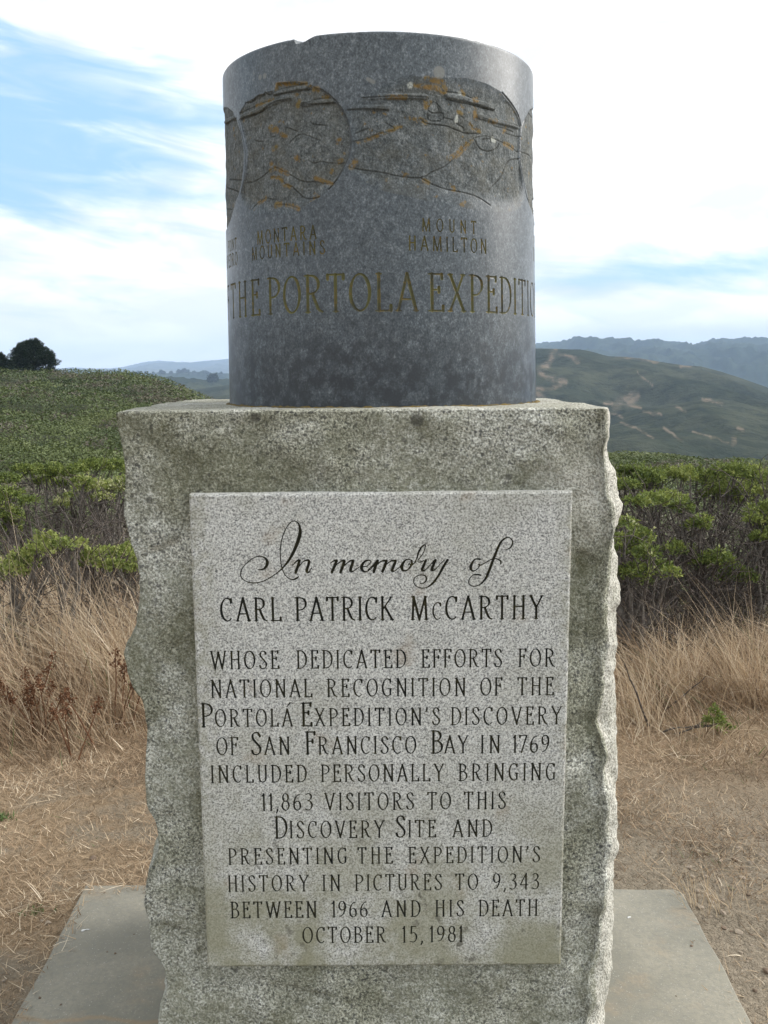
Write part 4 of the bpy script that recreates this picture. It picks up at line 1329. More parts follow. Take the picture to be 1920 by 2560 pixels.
def hill_right():
    def zf(X, Y, R, A):
        zc = EYE + 950 * np.interp(A, cA, cE)
        t = np.clip((R - 330) / (950 - 330), 0, 1)
        prof = np.where(R < 950, t ** 1.15, 1)
        zb = -52.0
        z = zb + (zc - zb) * prof
        P = np.stack([X.ravel(), Y.ravel(), 0 * X.ravel()], 1)
        # spurs and gullies running down to the left front
        ur = (P[:, 0] * 0.86 + P[:, 1] * 0.5); vr = (-P[:, 0] * 0.5 + P[:, 1] * 0.86)
        Q = np.stack([ur / 95, vr / 250, 0 * ur], 1)
        sp_ = (1 - 2 * np.sqrt(fbm(Q, 1, 3, 71, .36) ** 2 + .006)).reshape(X.shape)
        amp = np.sin(np.clip(t, 0, 1) * math.pi) ** .8
        z = z + amp * sp_ * 17.0 + np.where(R < 960, 1, 1) * fbm(P / 40, 1, 2, 72).reshape(X.shape) * .8
        z = np.where(R > 950, zc - (R - 950) * .25 + 0, z)
        return z
    m = mat_hill('scrub_hill', (.032, .039, .024), (.064, .067, .042), .012, bare=(.24, .185, .135))
    o = polar('hill', 330, 1250, 300, np.concatenate([np.linspace(-40, 6.8, 150), np.linspace(7, 23, 560), np.linspace(23.3, 42, 60)]), 42, 770, zf, m)
    # bare tracks: project every vertex and measure its distance to the tracks
    n = len(o.data.vertices)
    co = np.empty(n * 3, np.float32); o.data.vertices.foreach_get('co', co)
    v = (co.reshape(-1, 3) - [0, 0, EYE]) @ CR
    px = 960 - FPX * v[:, 0] / v[:, 2]; py = 1280 + FPX * v[:, 1] / v[:, 2]
    W3 = np.stack([px / 16, py / 16, 0 * px], 1)
    px = px + 4.5 * vnoise(W3, 3) + 1.5 * vnoise(W3 * 3, 5); py = py + 3.0 * vnoise(W3, 4) + 1.2 * vnoise(W3 * 3, 6)
    brk = .35 + .65 * sstep(-.45, .25, vnoise(W3 * 1.3, 8))
    d = np.full(n, 99.0)
    for p, hw in BARE:
        for (ax, ay), (bx, by) in zip(p[:-1], p[1:]):
            ex, ey = bx - ax, by - ay
            t = np.clip(((px - ax) * ex + (py - ay) * ey) / (ex * ex + ey * ey), 0, 1)
            d = np.minimum(d, np.hypot(px - ax - t * ex, py - ay - t * ey) / hw)
    a = o.data.attributes.new('bare', 'FLOAT', 'POINT')
    a.data.foreach_set('value', (np.clip(1.3 - d * .62, 0, 1) * .62 * brk).astype(np.float32))
    return o


tag(hill_right(), kind='structure')


def ridge(name, pts, r0, rc, zb, mat, amp, a0, a1, na, trees=0.0, seed=0, r1=None):
    A_, E_ = crest(pts)

    def zf(X, Y, R, A):
        zc = EYE + rc * np.interp(A, A_, E_)
        t = np.clip((R - r0) / (rc - r0), 0, 1)
        z = zb + (zc - zb) * t ** .9
        P = np.stack([X.ravel() / (rc * .07), Y.ravel() / (rc * .16), 0 * X.ravel()], 1)
        s_ = (1 - 2 * np.abs(fbm(P, 1, 4, seed + 5, .5))).reshape(X.shape)
        z = z + amp * np.sin(t * math.pi) ** .7 * s_
        if trees:
            Q = np.stack([X.ravel() / (trees * 2.2), Y.ravel() / (trees * 4), 0 * X.ravel()], 1)
            z = z + trees * np.clip(fbm(Q, 1, 3, seed + 9).reshape(X.shape), -.4, 1) * (t > .04)
        return np.where(R > rc, zc - (R - rc) * .3, z)
    return tag(polar(name, r0, r1 or rc * 1.15, 110, a0, a1, na, zf, mat), kind='structure')


ridge('mountain', [(300, 900), (900, 890), (1200, 872)] + src([(60, 120), (150, 108), (270, 88), (330, 75), (430, 68), (520, 72), (600, 82), (680, 80), (800, 88), (900, 90), (1010, 100), (1090, 112), (1150, 120), (1210, 105), (1280, 92), (1400, 82), (1520, 78), (1659, 84)]) + [(2300, 850), (2900, 900)],
      1500, 3200, -70, mat_hill('forest_mountain', (.022, .034, .020), (.045, .058, .030), .004), 34, -5, 42, 520, trees=7.0, seed=100)
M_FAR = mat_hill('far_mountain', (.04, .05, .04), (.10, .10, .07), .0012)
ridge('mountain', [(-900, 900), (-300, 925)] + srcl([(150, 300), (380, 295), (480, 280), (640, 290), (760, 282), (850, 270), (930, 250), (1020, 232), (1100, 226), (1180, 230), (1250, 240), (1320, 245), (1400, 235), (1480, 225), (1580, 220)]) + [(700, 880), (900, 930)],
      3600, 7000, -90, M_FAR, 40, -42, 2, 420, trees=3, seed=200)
ridge('hill', [(-300, 950)] + srcl([(380, 330), (640, 320), (840, 318), (930, 315), (1050, 312), (1200, 310), (1300, 302), (1400, 302), (1500, 318), (1590, 312)]) + [(800, 930), (1100, 960)],
      1500, 2600, -90, mat_hill('wooded_ridge', (.02, .032, .02), (.04, .052, .03), .006), 12, -30, 4, 420, trees=7, seed=300)
ridge('hill', [(-300, 970), (200, 950)] + srcl([(900, 345), (1000, 345), (1100, 335), (1200, 335), (1300, 345), (1420, 355), (1500, 358), (1590, 350)]) + [(800, 960), (1100, 980)],
      800, 1300, -90, mat_hill('scrub_ridge', (.025, .034, .018), (.055, .060, .030), .01), 8, -30, 4, 300, trees=2, seed=400)

# ------------------------------------------------------------------ leaves
def leaf_cards(base, dirn, length, width, up=None, fold=0.25):
    """diamond leaves, four corners each: base, left, tip, right"""
    n = len(base)
    d = dirn / np.maximum(np.linalg.norm(dirn, axis=1, keepdims=True), 1e-6)
    u = rng.normal(size=(n, 3)) if up is None else up
    s = np.cross(d, u); s /= np.maximum(np.linalg.norm(s, axis=1, keepdims=True), 1e-6)
    nn = np.cross(s, d)
    L = length[:, None]; Wd = width[:, None]
    v = np.stack([base, base + d * L * .55 - s * Wd * .5 + nn * Wd * fold, base + d * L, base + d * L * .55 + s * Wd * .5 + nn * Wd * fold], 1)
    f = np.arange(n * 4).reshape(n, 4)
    return v.reshape(-1, 3), f


def tubes(lines, sides=5):
    """lines: list of (points (n,3), radii (n,))"""
    V, F, o = [], [], 0
    for P, r in lines:
        P = np.asarray(P, float); n = len(P)
        T = np.gradient(P, axis=0); T /= np.maximum(np.linalg.norm(T, axis=1, keepdims=True), 1e-6)
        a = np.cross(T, [0.3, 0.5, 0.81]); a /= np.maximum(np.linalg.norm(a, axis=1, keepdims=True), 1e-6)
        b = np.cross(T, a)
        an = np.arange(sides) * 2 * math.pi / sides
        ring = P[:, None] + (a[:, None] * np.cos(an)[None, :, None] + b[:, None] * np.sin(an)[None, :, None]) * np.asarray(r)[:, None, None]
        V.append(ring.reshape(-1, 3))
        i = np.arange(n * sides).reshape(n, sides) + o
        j = np.roll(i, -1, 1)
        F.append(np.stack([i[:-1], j[:-1], j[1:], i[1:]], -1).reshape(-1, 4))
        o += n * sides
    return np.vstack(V), np.vstack(F)


def crooked(p0, p1, n=7, amp=.12):
    p0 = np.asarray(p0, float); p1 = np.asarray(p1, float)
    t = np.linspace(0, 1, n)[:, None]
    L = np.linalg.norm(p1 - p0)
    off = np.cumsum(rng.normal(size=(n, 3)), 0) * amp * L / n ** .5 * .6
    off = off - t * off[-1]
    off[0] = 0
    return p0 + (p1 - p0) * t + off


M_LEAF = mat_leaf('brush_leaf', [(0, (.060, .085, .020)), (.35, (.135, .175, .040)), (.7, (.25, .29, .072)), (.9, (.36, .385, .125)), (1, (.56, .55, .35))], .28)
M_DRY = mat_leaf('dry_leaf', [(0, (.075, .055, .035)), (.5, (.14, .10, .065)), (1, (.24, .18, .12))], .15)
M_BARK = mat_simple('grey_bark', (.070, .060, .050), (.155, .138, .118), 55, bd=.004)
M_TWIG = mat_simple('dead_twig', (.052, .042, .036), (.12, .10, .086), 60, bd=.002)


def make_shrub(label, clumps, bases, Y, dY, leaf=0.021, dens=1.0, twigs=300, cream=0.0, group=None, cat='shrub', tint0=0.0, zlow=None, ground_z=None):
    """clumps: (px, py, rx px, rz px) of the photo set at depth Y +- dY; bases: stem feet in px or None"""
    C = []
    for px, py, rx, rz in clumps:
        y = Y + rng.uniform(-dY, dY)
        c = at_y(px, py, y)
        C.append((c, rx * y / FPX, rz * y / FPX))
    cen = np.mean([c[0] for c in C], 0)
    foot = np.array([cen[0], Y, float(terrain(cen[0], Y))])
    root = tag(empty('shrub', foot.tolist()), label, cat, group)
    if bases:
        B = [at_y(px, py, Y) for px, py in bases]
        B = [np.array([b_[0], Y + rng.uniform(-.1, .1), float(terrain(b_[0], Y)) - .02]) for b_ in B]
    else:
        B = [foot + [rng.uniform(-.25, .25), rng.uniform(-.2, .2), -.03] for _ in range(4)]
    lines, tw = [], []
    for c, rx, rz in C:
        b_ = B[int(np.argmin([abs(c[0] - q_[0]) + rng.uniform(0, .35) for q_ in B]))]
        P = crooked(b_, c - [0, 0, rz * .4], 8, .16)
        L_ = min(1.0, np.linalg.norm(c - b_) / .7)
        lines.append((P, np.linspace(.017, .006, 8) * L_))
        for _ in range(3):
            e = c + rng.normal(size=3) * [rx * .55, rx * .4, rz * .4]
            lines.append((crooked(P[rng.integers(4, 7)], e, 5, .15), np.linspace(.007, .0025, 5) * L_))
    zl = min(b_[2] for b_ in B)
    for _ in range(int(twigs * .6)):
        c, rx, rz = C[rng.integers(len(C))]
        s = c + rng.normal(size=3) * [rx * .8, rx * .6, rz * .3]
        s[2] = zl + (c[2] - zl) * rng.uniform(.05, 1.0)
        e = s + rng.normal(size=3) * [.13, .1, .08] + [0, 0, .09]
        tw.append((crooked(s, e, 4, .2), np.array([.0032, .0028, .002, .001])))
    bv, bf = tubes(lines, 6)
    mesh('branches', bv - foot, bf, M_BARK, root)
    if tw and twigs > 20:
        tv, tf = tubes(tw, 3)
        mesh('twigs', tv - foot, tf, M_TWIG, root)
    Vs, Fs, Ts, o = [], [], [], 0
    for c, rx, rz in C:
        ry = rx * .85
        n = max(14, int(2900 * dens * 2 * math.pi * rx * max(rx, rz) * .62 / (leaf / .021) ** 2))
        u = rng.normal(size=(n, 3)); u /= np.linalg.norm(u, axis=1, keepdims=True)
        u[:, 2] = np.where(u[:, 2] < -.25, -u[:, 2] * .6, u[:, 2])
        sub = 1 + .30 * vnoise(u * 2.6 + c * 3, 15)[:, None]
        R = np.array([rx, ry, rz]) * (rng.uniform(.55, 1.0, (n, 1)) ** .5) * sub
        P = c + u * R
        nor = u * [1, 1, 1.2] + [0, 0, .55]
        k = 7
        Pn = np.repeat(P, k, 0); Nn = np.repeat(nor, k, 0)
        D = Nn / np.linalg.norm(Nn, axis=1, keepdims=True) * .75 + rng.normal(size=(n * k, 3)) * .62
        ln = leaf * rng.uniform(.7, 1.25, n * k)
        v, f = leaf_cards(Pn + rng.normal(size=(n * k, 3)) * leaf * .35, D, ln, ln * .52, Nn)
        base_t = np.clip(.42 + tint0 + .18 * rng.normal(size=n) + .2 * vnoise(P * 4, 8) + rng.normal() * .05, .02, .86)
        tt = np.repeat(base_t, k) + rng.normal(size=n * k) * .06
        tt = np.clip(tt, 0, .88)
        if cream:
            fl = np.repeat((rng.random(n) < cream) & (u[:, 2] > 0), k)
            tt = np.where(fl, rng.uniform(.9, 1, n * k), tt)
        Vs.append(v); Fs.append(f + o); Ts.append(tt); o += len(v)
    mesh('foliage', np.vstack(Vs) - foot, np.vstack(Fs), M_LEAF, root, smooth=False, fattr={'tint': np.concatenate(Ts)})
    return root


def zr(pts):  # zoom crop of the right-hand brush
    return [(1480 + x / 2.765, 1100 + y / 2.765, rx / 2.765, rz / 2.765) for x, y, rx, rz in pts]


def zl_(pts):
    return [(x / 2.765, 1100 + y / 2.765, rx / 2.765, rz / 2.765) for x, y, rx, rz in pts]


make_shrub('leaning green shrub close against the right edge of the pedestal', zr([(230, 600, 80, 70), (330, 680, 100, 80), (260, 780, 110, 90), (380, 800, 90, 80), (300, 920, 110, 80), (450, 890, 100, 60), (530, 930, 70, 50), (200, 960, 70, 70), (330, 990, 80, 50), (120, 700, 90, 90), (60, 850, 90, 90)]),
           [(1560, 1640), (1530, 1650)], 5.25, .16, twigs=420, tint0=.09, cream=.03)
make_shrub('shrub with many bare crooked stems rising from the dry grass on the right', zr([(300, 430, 80, 50), (420, 430, 110, 70), (530, 420, 110, 80), (620, 470, 80, 50), (560, 760, 90, 60), (660, 790, 80, 60), (720, 600, 90, 45), (780, 850, 100, 60), (870, 830, 100, 70), (960, 900, 90, 60), (1060, 950, 90, 50), (930, 960, 90, 40), (760, 560, 60, 40)]),
           [(1670, 1664), (1682, 1660), (1711, 1678), (1735, 1668), (1747, 1671), (1765, 1660)], 5.75, .22, twigs=1100)
make_shrub('green shrub with grey trunks reaching out of the right side of the view', zr([(1150, 520, 110, 80), (1230, 600, 100, 90), (1180, 680, 90, 50), (1290, 480, 120, 90), (1380, 620, 140, 120), (1480, 500, 150, 120), (1120, 560, 60, 40)]),
           [(1880, 1640), (1900, 1630), (1960, 1650)], 5.9, .25, twigs=600)
make_shrub('broad flat topped green shrub behind the leaning shrub right of the pedestal', zr([(-60, 260, 120, 80), (90, 260, 110, 70), (200, 250, 110, 80), (300, 240, 110, 80), (400, 270, 120, 70), (230, 320, 110, 50), (120, 330, 100, 60), (340, 330, 100, 45), (500, 250, 110, 60)]),
           None, 6.7, .3, twigs=400)
make_shrub('tall rounded bright green shrub at the far right above the bare stems', zr([(620, 250, 110, 70), (720, 270, 110, 80), (820, 290, 110, 80), (900, 240, 110, 80), (980, 230, 110, 70), (1080, 250, 120, 80), (1170, 280, 120, 80), (950, 340, 130, 70), (1080, 360, 120, 60), (850, 380, 110, 50), (1000, 420, 110, 40), (1250, 300, 120, 90), (1340, 330, 120, 90)]),
           None, 6.9, .35, twigs=500, tint0=.06)
make_shrub('low bright green shrub poking out of the dry grass left of the pedestal', zl_([(310, 700, 90, 70), (250, 770, 90, 60), (350, 760, 90, 60), (130, 830, 80, 60), (430, 730, 70, 45), (60, 900, 80, 60), (120, 920, 80, 50), (200, 860, 80, 50), (-40, 950, 90, 60), (550, 720, 50, 35)]),
           None, 5.3, .2, twigs=300, tint0=.16)
make_shrub('small green shrub tucked behind the left edge of the pedestal', zl_([(640, 790, 80, 50), (720, 790, 80, 55), (820, 800, 90, 60), (880, 770, 80, 55), (620, 860, 80, 45), (800, 880, 90, 45), (900, 900, 80, 50), (980, 830, 90, 60)]),
           None, 5.5, .2, twigs=300, tint0=.12)
make_shrub('bushy green shrub at the left border of the view below the hillside', zl_([(60, 290, 90, 70), (30, 400, 100, 80), (90, 380, 70, 60), (40, 520, 100, 70), (-60, 450, 110, 110), (100, 560, 80, 60), (60, 620, 90, 60), (200, 430, 70, 40)]),
           None, 6.9, .3, twigs=400, tint0=.03)
make_shrub('green shrub with cream flower tips beside the upper left edge of the pedestal', zl_([(580, 290, 70, 40), (640, 320, 80, 45), (740, 340, 100, 60), (820, 340, 90, 55), (560, 340, 60, 35), (700, 400, 80, 30), (430, 440, 60, 40), (490, 390, 40, 30), (880, 300, 90, 60)]),
           None, 7.4, .3, twigs=500, cream=.28, tint0=.1)
make_shrub('row of plain green brush behind the cream flowered shrub on the left', zl_([(150, 210, 70, 40), (250, 230, 100, 60), (340, 220, 100, 60), (430, 240, 100, 60), (520, 220, 90, 50), (600, 190, 90, 60), (680, 190, 90, 60), (760, 190, 90, 60), (840, 190, 90, 60), (300, 290, 80, 35), (450, 310, 80, 35), (930, 210, 90, 60)]),
           None, 8.6, .4, twigs=300)
# ------------------------------------------------------------------ bare brush and twigs
def dead_bush(label, px, py, Y, h, spread, n, name='dead_bush'):
    c = at_y(px, py, Y)
    foot = np.array([c[0], Y, float(terrain(c[0], Y))])
    root = tag(empty(name, foot.tolist()), label, 'dead shrub')
    main, fine = [], []
    for _ in range(n):
        b_ = foot + rng.normal(size=3) * [.09, .09, 0]
        tip = foot + np.array([rng.normal() * spread, rng.normal() * spread * .6, h * rng.uniform(.6, 1.05)])
        P = crooked(b_, tip, 9, .14)
        main.append((P, np.linspace(.010, .002, 9)))
        for _ in range(9):
            i = rng.integers(2, 8)
            e = P[i] + rng.normal(size=3) * [.17, .14, .08] + [0, 0, .13]
            Q = crooked(P[i], e, 5, .2)
            fine.append((Q, np.linspace(.004, .001, 5)))
            for _ in range(2):
                fine.append((crooked(Q[2], Q[2] + rng.normal(size=3) * .07 + [0, 0, .05], 3, .2), np.linspace(.0022, .0008, 3)))
    v, f = tubes(main, 5)
    mesh('branches', v - foot, f, M_BARK, root)
    v, f = tubes(fine, 3)
    mesh('twigs', v - foot, f, M_TWIG, root)
    return root


dead_bush('leafless grey shrub of tangled twigs above the low bright green shrub', 235, 1380, 6.1, .95, .42, 16)
dead_bush('brownish bare brush with hardly a leaf at the left below the hillside', 95, 1300, 7.6, .95, .6, 26)
dead_bush('dark tangle of dead branches under the green canopy on the right', 1790, 1450, 6.4, .95, .55, 24)
dead_bush('dead grey branches in shade just right of the pedestal', 1590, 1500, 6.0, .75, .4, 18)


def stick(label, p0, p1, r, Y, name='twig'):
    a = at_y(*p0, Y); b = at_y(*p1, Y - .12)
    a[2] = float(terrain(a[0], a[1])) + .01 if a[2] < .05 else a[2]
    P = crooked(a, b, 9, .05)
    r = r * .7
    lines = [(P, np.linspace(r, r * .35, 9))]
    v, f = tubes(lines, 6)
    return tag(mesh(name, v, f, M_TWIG), label, 'twig')


stick('dark thin dead stem leaning up out of the grass right of the pedestal', (1620, 1860), (1561, 1660), .009, 4.3)
stick('thin bare twig slanting to the right through the dry grass', (1660, 1800), (1765, 1690), .007, 4.5)

# ------------------------------------------------------------------ dry grass
M_STRAW = mat_leaf('dry_grass', [(0, (.12, .080, .048)), (.3, (.33, .230, .142)), (.65, (.54, .42, .28)), (.9, (.72, .61, .46)), (.97, (.74, .64, .49)), (1, (.10, .15, .05))], .25, .7)


def blades(P, h, w, lean, curl, tint, lv=4):
    n = len(P)
    a = rng.uniform(0, 2 * math.pi, n)
    side = np.stack([np.cos(a), np.sin(a), np.zeros(n)], 1)
    side = side + np.stack([np.ones(n), np.zeros(n), np.zeros(n)], 1) * .3
    side /= np.linalg.norm(side, axis=1, keepdims=True)
    t = np.linspace(0, 1, lv)
    V = []
    for k in t:
        c = P + np.stack([lean[:, 0] * h * k + curl[:, 0] * h * k * k, lean[:, 1] * h * k + curl[:, 1] * h * k * k, h * (k - .28 * k * k * np.hypot(curl[:, 0], curl[:, 1]))], 1)
        ww = (w * (1 - k) ** .7 * .5)[:, None]
        if k < 1:
            V += [c - side * ww, c + side * ww]
        else:
            V.append(c)
    V = np.stack(V, 1)
    m = 2 * (lv - 1) + 1
    o = (np.arange(n) * m)[:, None]
    q_ = [np.concatenate([o + 2 * k, o + 2 * k + 1, o + 2 * k + 3, o + 2 * k + 2], 1) for k in range(lv - 2)]
    tr_ = np.concatenate([o + 2 * (lv - 2), o + 2 * (lv - 2) + 1, o + 2 * (lv - 1)], 1)
    return V.reshape(-1, 3), q_, tr_, np.concatenate([np.tile(tint, lv - 2), tint])


XM = np.array([[q[0][0], q[0][1]], [q[2][0], q[2][1]]])


def on_slab(x, y):
    tl = (q[0][1] - y) / (q[0][1] - q[3][1]); tr_ = (q[2][1] - y) / (q[2][1] - q[4][1])
    xl = q[0][0] + (q[3][0] - q[0][0]) * tl; xr = q[2][0] + (q[4][0] - q[2][0]) * tr_
    return (y < q[0][1] + .0) & (x > xl + .0) & (x < xr)


def scatter(n, x0, x1, y0, y1):
    return rng.uniform(x0, x1, n), rng.uniform(y0, y1, n)


def nz(x, y, f, s):
    return vnoise(np.stack([x * f, y * f, 0 * x], 1), s)


def build_tall():
    # the grown-out dry grass between the bare ground and the brush
    n = 135000
    x, y = scatter(n, -4.6, 4.6, 3.05, 7.4)
    inview = np.abs(x) < y * .46 + .35
    hid = (np.abs(x + .02) < y * .17)
    start = np.where(x < 0, 3.75, 3.85) + .35 * nz(x, y, 1.1, 5)
    end = np.where(x < 0, 6.6, 5.35) + .5 * nz(x, y, .9, 6)
    k = sstep(-.25, .9, y - start) * (1 - .97 * sstep(-.2, .7, y - end))
    k = k * (.30 + .95 * sstep(-.35, .45, nz(x, y, 2.3, 7) + .4 * nz(x, y, 6, 17))) * np.where(hid, .45, 1) * np.where(inview, 1, .4)
    keep = (rng.random(n) < k) & ~on_slab(x, y)
    x, y = x[keep], y[keep]; n = len(x)
    start = start[keep]
    h = (.12 + .40 * sstep(0, 1.3, y - start)) * rng.uniform(.35, 1.3, n) * (1 + .35 * nz(x, y, 1.6, 9))
    h = h * np.where(x > 0, .62, .92)
    g = rng.random(n)
    P = np.stack([x, y, terrain(x, y) - .01], 1)
    lean = np.stack([-.24 + .34 * rng.normal(size=n) - .42 * nz(x, y, 1.5, 12) - .3 * nz(x, y, 4.5, 13), .25 * rng.normal(size=n) + .35 * nz(x, y, 2.1, 14)], 1)
    curl = np.stack([-.18 + .42 * rng.normal(size=n), .32 * rng.normal(size=n)], 1)
    broken = rng.random(n) < .14
    curl = np.where(broken[:, None], curl * 2.6, curl)
    tint = np.clip(.46 + .27 * rng.normal(size=n) + .26 * nz(x, y, 1.9, 20) + .15 * nz(x, y, 6, 21), 0, .95)
    tint = np.where((g > .988), 1.0, tint)
    w_ = rng.uniform(.0022, .0060, n)
    return blades(P, h, w_, lean, curl, tint, 5)


def build_thatch():
    # short lying straw
    n = 420000
    x, y = scatter(n, -3.6, 3.4, 1.5, 5.2)
    left = sstep(.15, -.35, x)
    dl = np.where(x < 0, q[0][0] - .0, 0)
    k = np.where(x < 0, .25 + .75 * sstep(2.45, 2.9, y), .10 + .8 * sstep(2.75, 3.5, y) + .4 * sstep(.15, .6, nz(x, y, 2.2, 33)))
    k = k * (.30 + .85 * sstep(-.45, .35, nz(x, y, 2.6, 30))) * (1 - .5 * sstep(4.3, 5.2, y))
    k = np.where((np.abs(x) < y * .16), k * .4, k)
    k = np.where(np.abs(x) > y * .46 + .3, k * .35, k)
    wob = .035 * nz(x, y, 7, 46) + .02 * rng.normal(size=n)
    keep = (rng.random(n) < k) & ~(on_slab(x + np.where(x < 0, -.03, .03) + wob, y + .03 + wob) & (rng.random(n) > .0015))
    x, y = x[keep], y[keep]; n = len(x)
    P = np.stack([x, y, np.where(on_slab(x, y), .041, terrain(x, y) - .004)], 1)
    a = rng.uniform(0, 2 * math.pi, n)
    long = rng.random(n) < .05
    h = rng.uniform(.008, .034, n) * np.where(long, 1.3, 1)
    f = rng.uniform(.6, 2.4, n) * np.where(long, 1.6, 1)
    lean = np.stack([np.cos(a) * f, np.sin(a) * f], 1)
    curl = rng.normal(size=(n, 2)) * .35
    tint = np.clip(.34 + .24 * rng.normal(size=n) + .26 * nz(x, y, 2.2, 40) + .16 * nz(x, y, 7, 41) + .2 * long, 0, .95)
    tint = np.where((rng.random(n) > .975) & (nz(x, y, 3.0, 44) > .15), 1.0, tint)
    return blades(P, h, rng.uniform(.002, .0038, n) * np.where(long, 1.2, 1), lean, curl, tint, 4)


v, qs, tr_, tt = build_tall()
tag(mesh('dry_grass', v, [np.vstack(qs), tr_], M_STRAW, smooth=False, fattr={'tint': tt}), 'tall dry straw coloured grass growing in front of the brush', 'dry grass', kind='stuff')
v, qs, tr_, tt = build_thatch()
tag(mesh('straw', v, [np.vstack(qs), tr_], M_STRAW, smooth=False, fattr={'tint': tt}), 'short flattened brown straw lying on the bare ground round the slab', 'straw', kind='stuff')


def grass_tuft(label, px, py, Y, n, h, tint, leanx, name='grass_tuft', cat='grass tuft', w0=.004):
    c = at_z(px, py, 0.0) if Y is None else at_y(px, py, Y)
    foot = np.array([c[0], c[1], float(terrain(c[0], c[1])) - .005])
    P = foot + rng.normal(size=(n, 3)) * ([.05, .05, 0] if tint < 1 else [.022, .014, 0])
    hh = h * rng.uniform(.5, 1.1, n)
    lean = np.stack([leanx + .22 * rng.normal(size=n), .2 * rng.normal(size=n)], 1)
    curl = np.stack([-.12 + .3 * rng.normal(size=n), .2 * rng.normal(size=n)], 1)
    v, qs, tr_, tt = blades(P, hh, rng.uniform(w0 * .6, w0, n), lean, curl, np.clip(tint + .12 * rng.normal(size=n), 0, .95) if tint < 1 else np.full(n, 1.0), 6)
    return tag(mesh(name, v, [np.vstack(qs), tr_], M_STRAW, smooth=False, fattr={'tint': tt}), label, cat)


grass_tuft('tall pale seeding grass stems at the far left edge leaning left', 40, 1600, 4.9, 46, 1.02, .72, -.30)
grass_tuft('pale grass stems standing against the left edge of the pedestal', 318, 1580, 4.7, 60, .85, .66, -.24)
grass_tuft('long pale grass stems in front of the leafless grey shrub', 210, 1590, 5.0, 50, .95, .7, -.28)
grass_tuft('tuft of pale arching grass in front of the dead stem right of the pedestal', 1600, 1760, 4.4, 90, .45, .7, -.1)
grass_tuft('pale upright grass clump under the bare stems on the right', 1700, 1740, 4.7, 100, .5, .66, -.05)
grass_tuft('tall grass clump at the right border of the view', 1880, 1720, 4.6, 110, .7, .55, -.22)
grass_tuft('small dry tuft at the right edge of the concrete slab', 1770, 2280, None, 50, .14, .62, -.2, w0=.003)
grass_tuft('small green weed on the straw left of the slab corner', 92, 2300, None, 46, .020, 1.0, 0, name='weed', cat='weed', w0=.008)
grass_tuft('small green weed at the left edge of the view', 8, 2060, None, 60, .038, 1.0, 0, name='weed', cat='weed', w0=.010)
make_shrub('little green sprig of brush in the dry grass at the right', zr([(840, 1900, 50, 45), (910, 1990, 50, 30), (800, 1960, 40, 30), (870, 1950, 40, 30)]), None, 4.15, .06, twigs=12, tint0=.02, leaf=.018, cat='seedling')

# russet seed heads of dock in the grass on the left
M_DOCK = mat_simple('russet_seed', (.10, .045, .022), (.17, .085, .045), 80)


def dock(label, px, py, Y, n=5):
    c = at_y(px, py, Y)
    foot = np.array([c[0], c[1], float(terrain(c[0], c[1]))])
    root = tag(empty('dock_plant', foot.tolist()), label, 'weed')
    ln, V, F, o = [], [], [], 0
    for _ in range(n):
        tip = c + rng.normal(size=3) * [.07, .06, .04]
        P = crooked(foot + rng.normal(size=3) * [.03, .03, 0], tip, 5, .06)
        ln.append((P, np.linspace(.004, .002, 5)))
        m = 60
        t_ = rng.uniform(.55, 1, m)[:, None]
        s = P[2] + (P[4] - P[2]) * t_ + rng.normal(size=(m, 3)) * .010
        v, f = leaf_cards(s, rng.normal(size=(m, 3)), np.full(m, .014), np.full(m, .011))
        mesh('seed_head', v - foot, f, M_DOCK, root, smooth=False)
    v, f = tubes(ln, 4)
    mesh('stem', v - foot, f, M_DOCK, root)


dock('russet seeding weed in the dry grass at the left border', 45, 1690, 4.3)
dock('cluster of russet seed heads midway between left border and pedestal', 110, 1720, 4.2, 7)
dock('russet seed heads beside the left edge of the pedestal', 303, 1625, 4.35)
dock('low russet seed heads nearest the bottom of the tall grass on the left', 190, 1765, 4.0, 4)

# ------------------------------------------------------------------ stones
M_STONE = mat_simple('tan_stone', (.23, .18, .13), (.40, .34, .27), 40, bd=.003)
M_STONEB = mat_simple('brown_stone', (.13, .095, .07), (.22, .165, .12), 40, bd=.003)


def stone_mesh(seed):
    import bmesh
    bm = bmesh.new()
    bmesh.ops.create_icosphere(bm, subdivisions=3, radius=1)
    co = np.array([v.co[:] for v in bm.verts])
    d = 1 + .22 * fbm(co + seed * 3.1, 1.1, 3, seed) + .08 * fbm(co, 3, 2, seed + 3)
    # a few flat faces
    for _ in range(9):
        nn = rng.normal(size=3); nn /= np.linalg.norm(nn)
        s = (co * d[:, None]) @ nn
        d = np.where(s > .62, d * .62 / np.maximum(s, .1), d)
    for v, k in zip(bm.verts, d):
        v.co = v.co * k
    for f in bm.faces: f.smooth = True
    me = bpy.data.meshes.new('stone')
    bm.to_mesh(me); bm.free()
    return me


def stone(me, x, y, r, flat, mat, z=None, name='stone'):
    o = bpy.data.objects.new(name, me)
    SC.collection.objects.link(o)
    zz = float(terrain(x, y)) if z is None else z
    o.location = (x, y, zz + r * flat * .2)
    o.rotation_euler = (rng.uniform(-.2, .2), rng.uniform(-.2, .2), rng.uniform(0, 6.28))
    o.scale = (r, r * rng.uniform(.75, 1), r * flat)
    return o


SM = [stone_mesh(i) for i in range(5)]
for me in SM: me.materials.append(M_STONE)
SMB = [stone_mesh(i + 9) for i in range(2)]
for me in SMB: me.materials.append(M_STONEB)


def named_stone(label, px, py, rpx, me, flat=.7, name='stone'):
    c = at_z(px, py, 0.0)
    o = stone(me, float(c[0]), float(c[1]), rpx * float(np.hypot(c[1], EYE)) / FPX, flat, None, name=name)
    tag(o, label, 'stone')


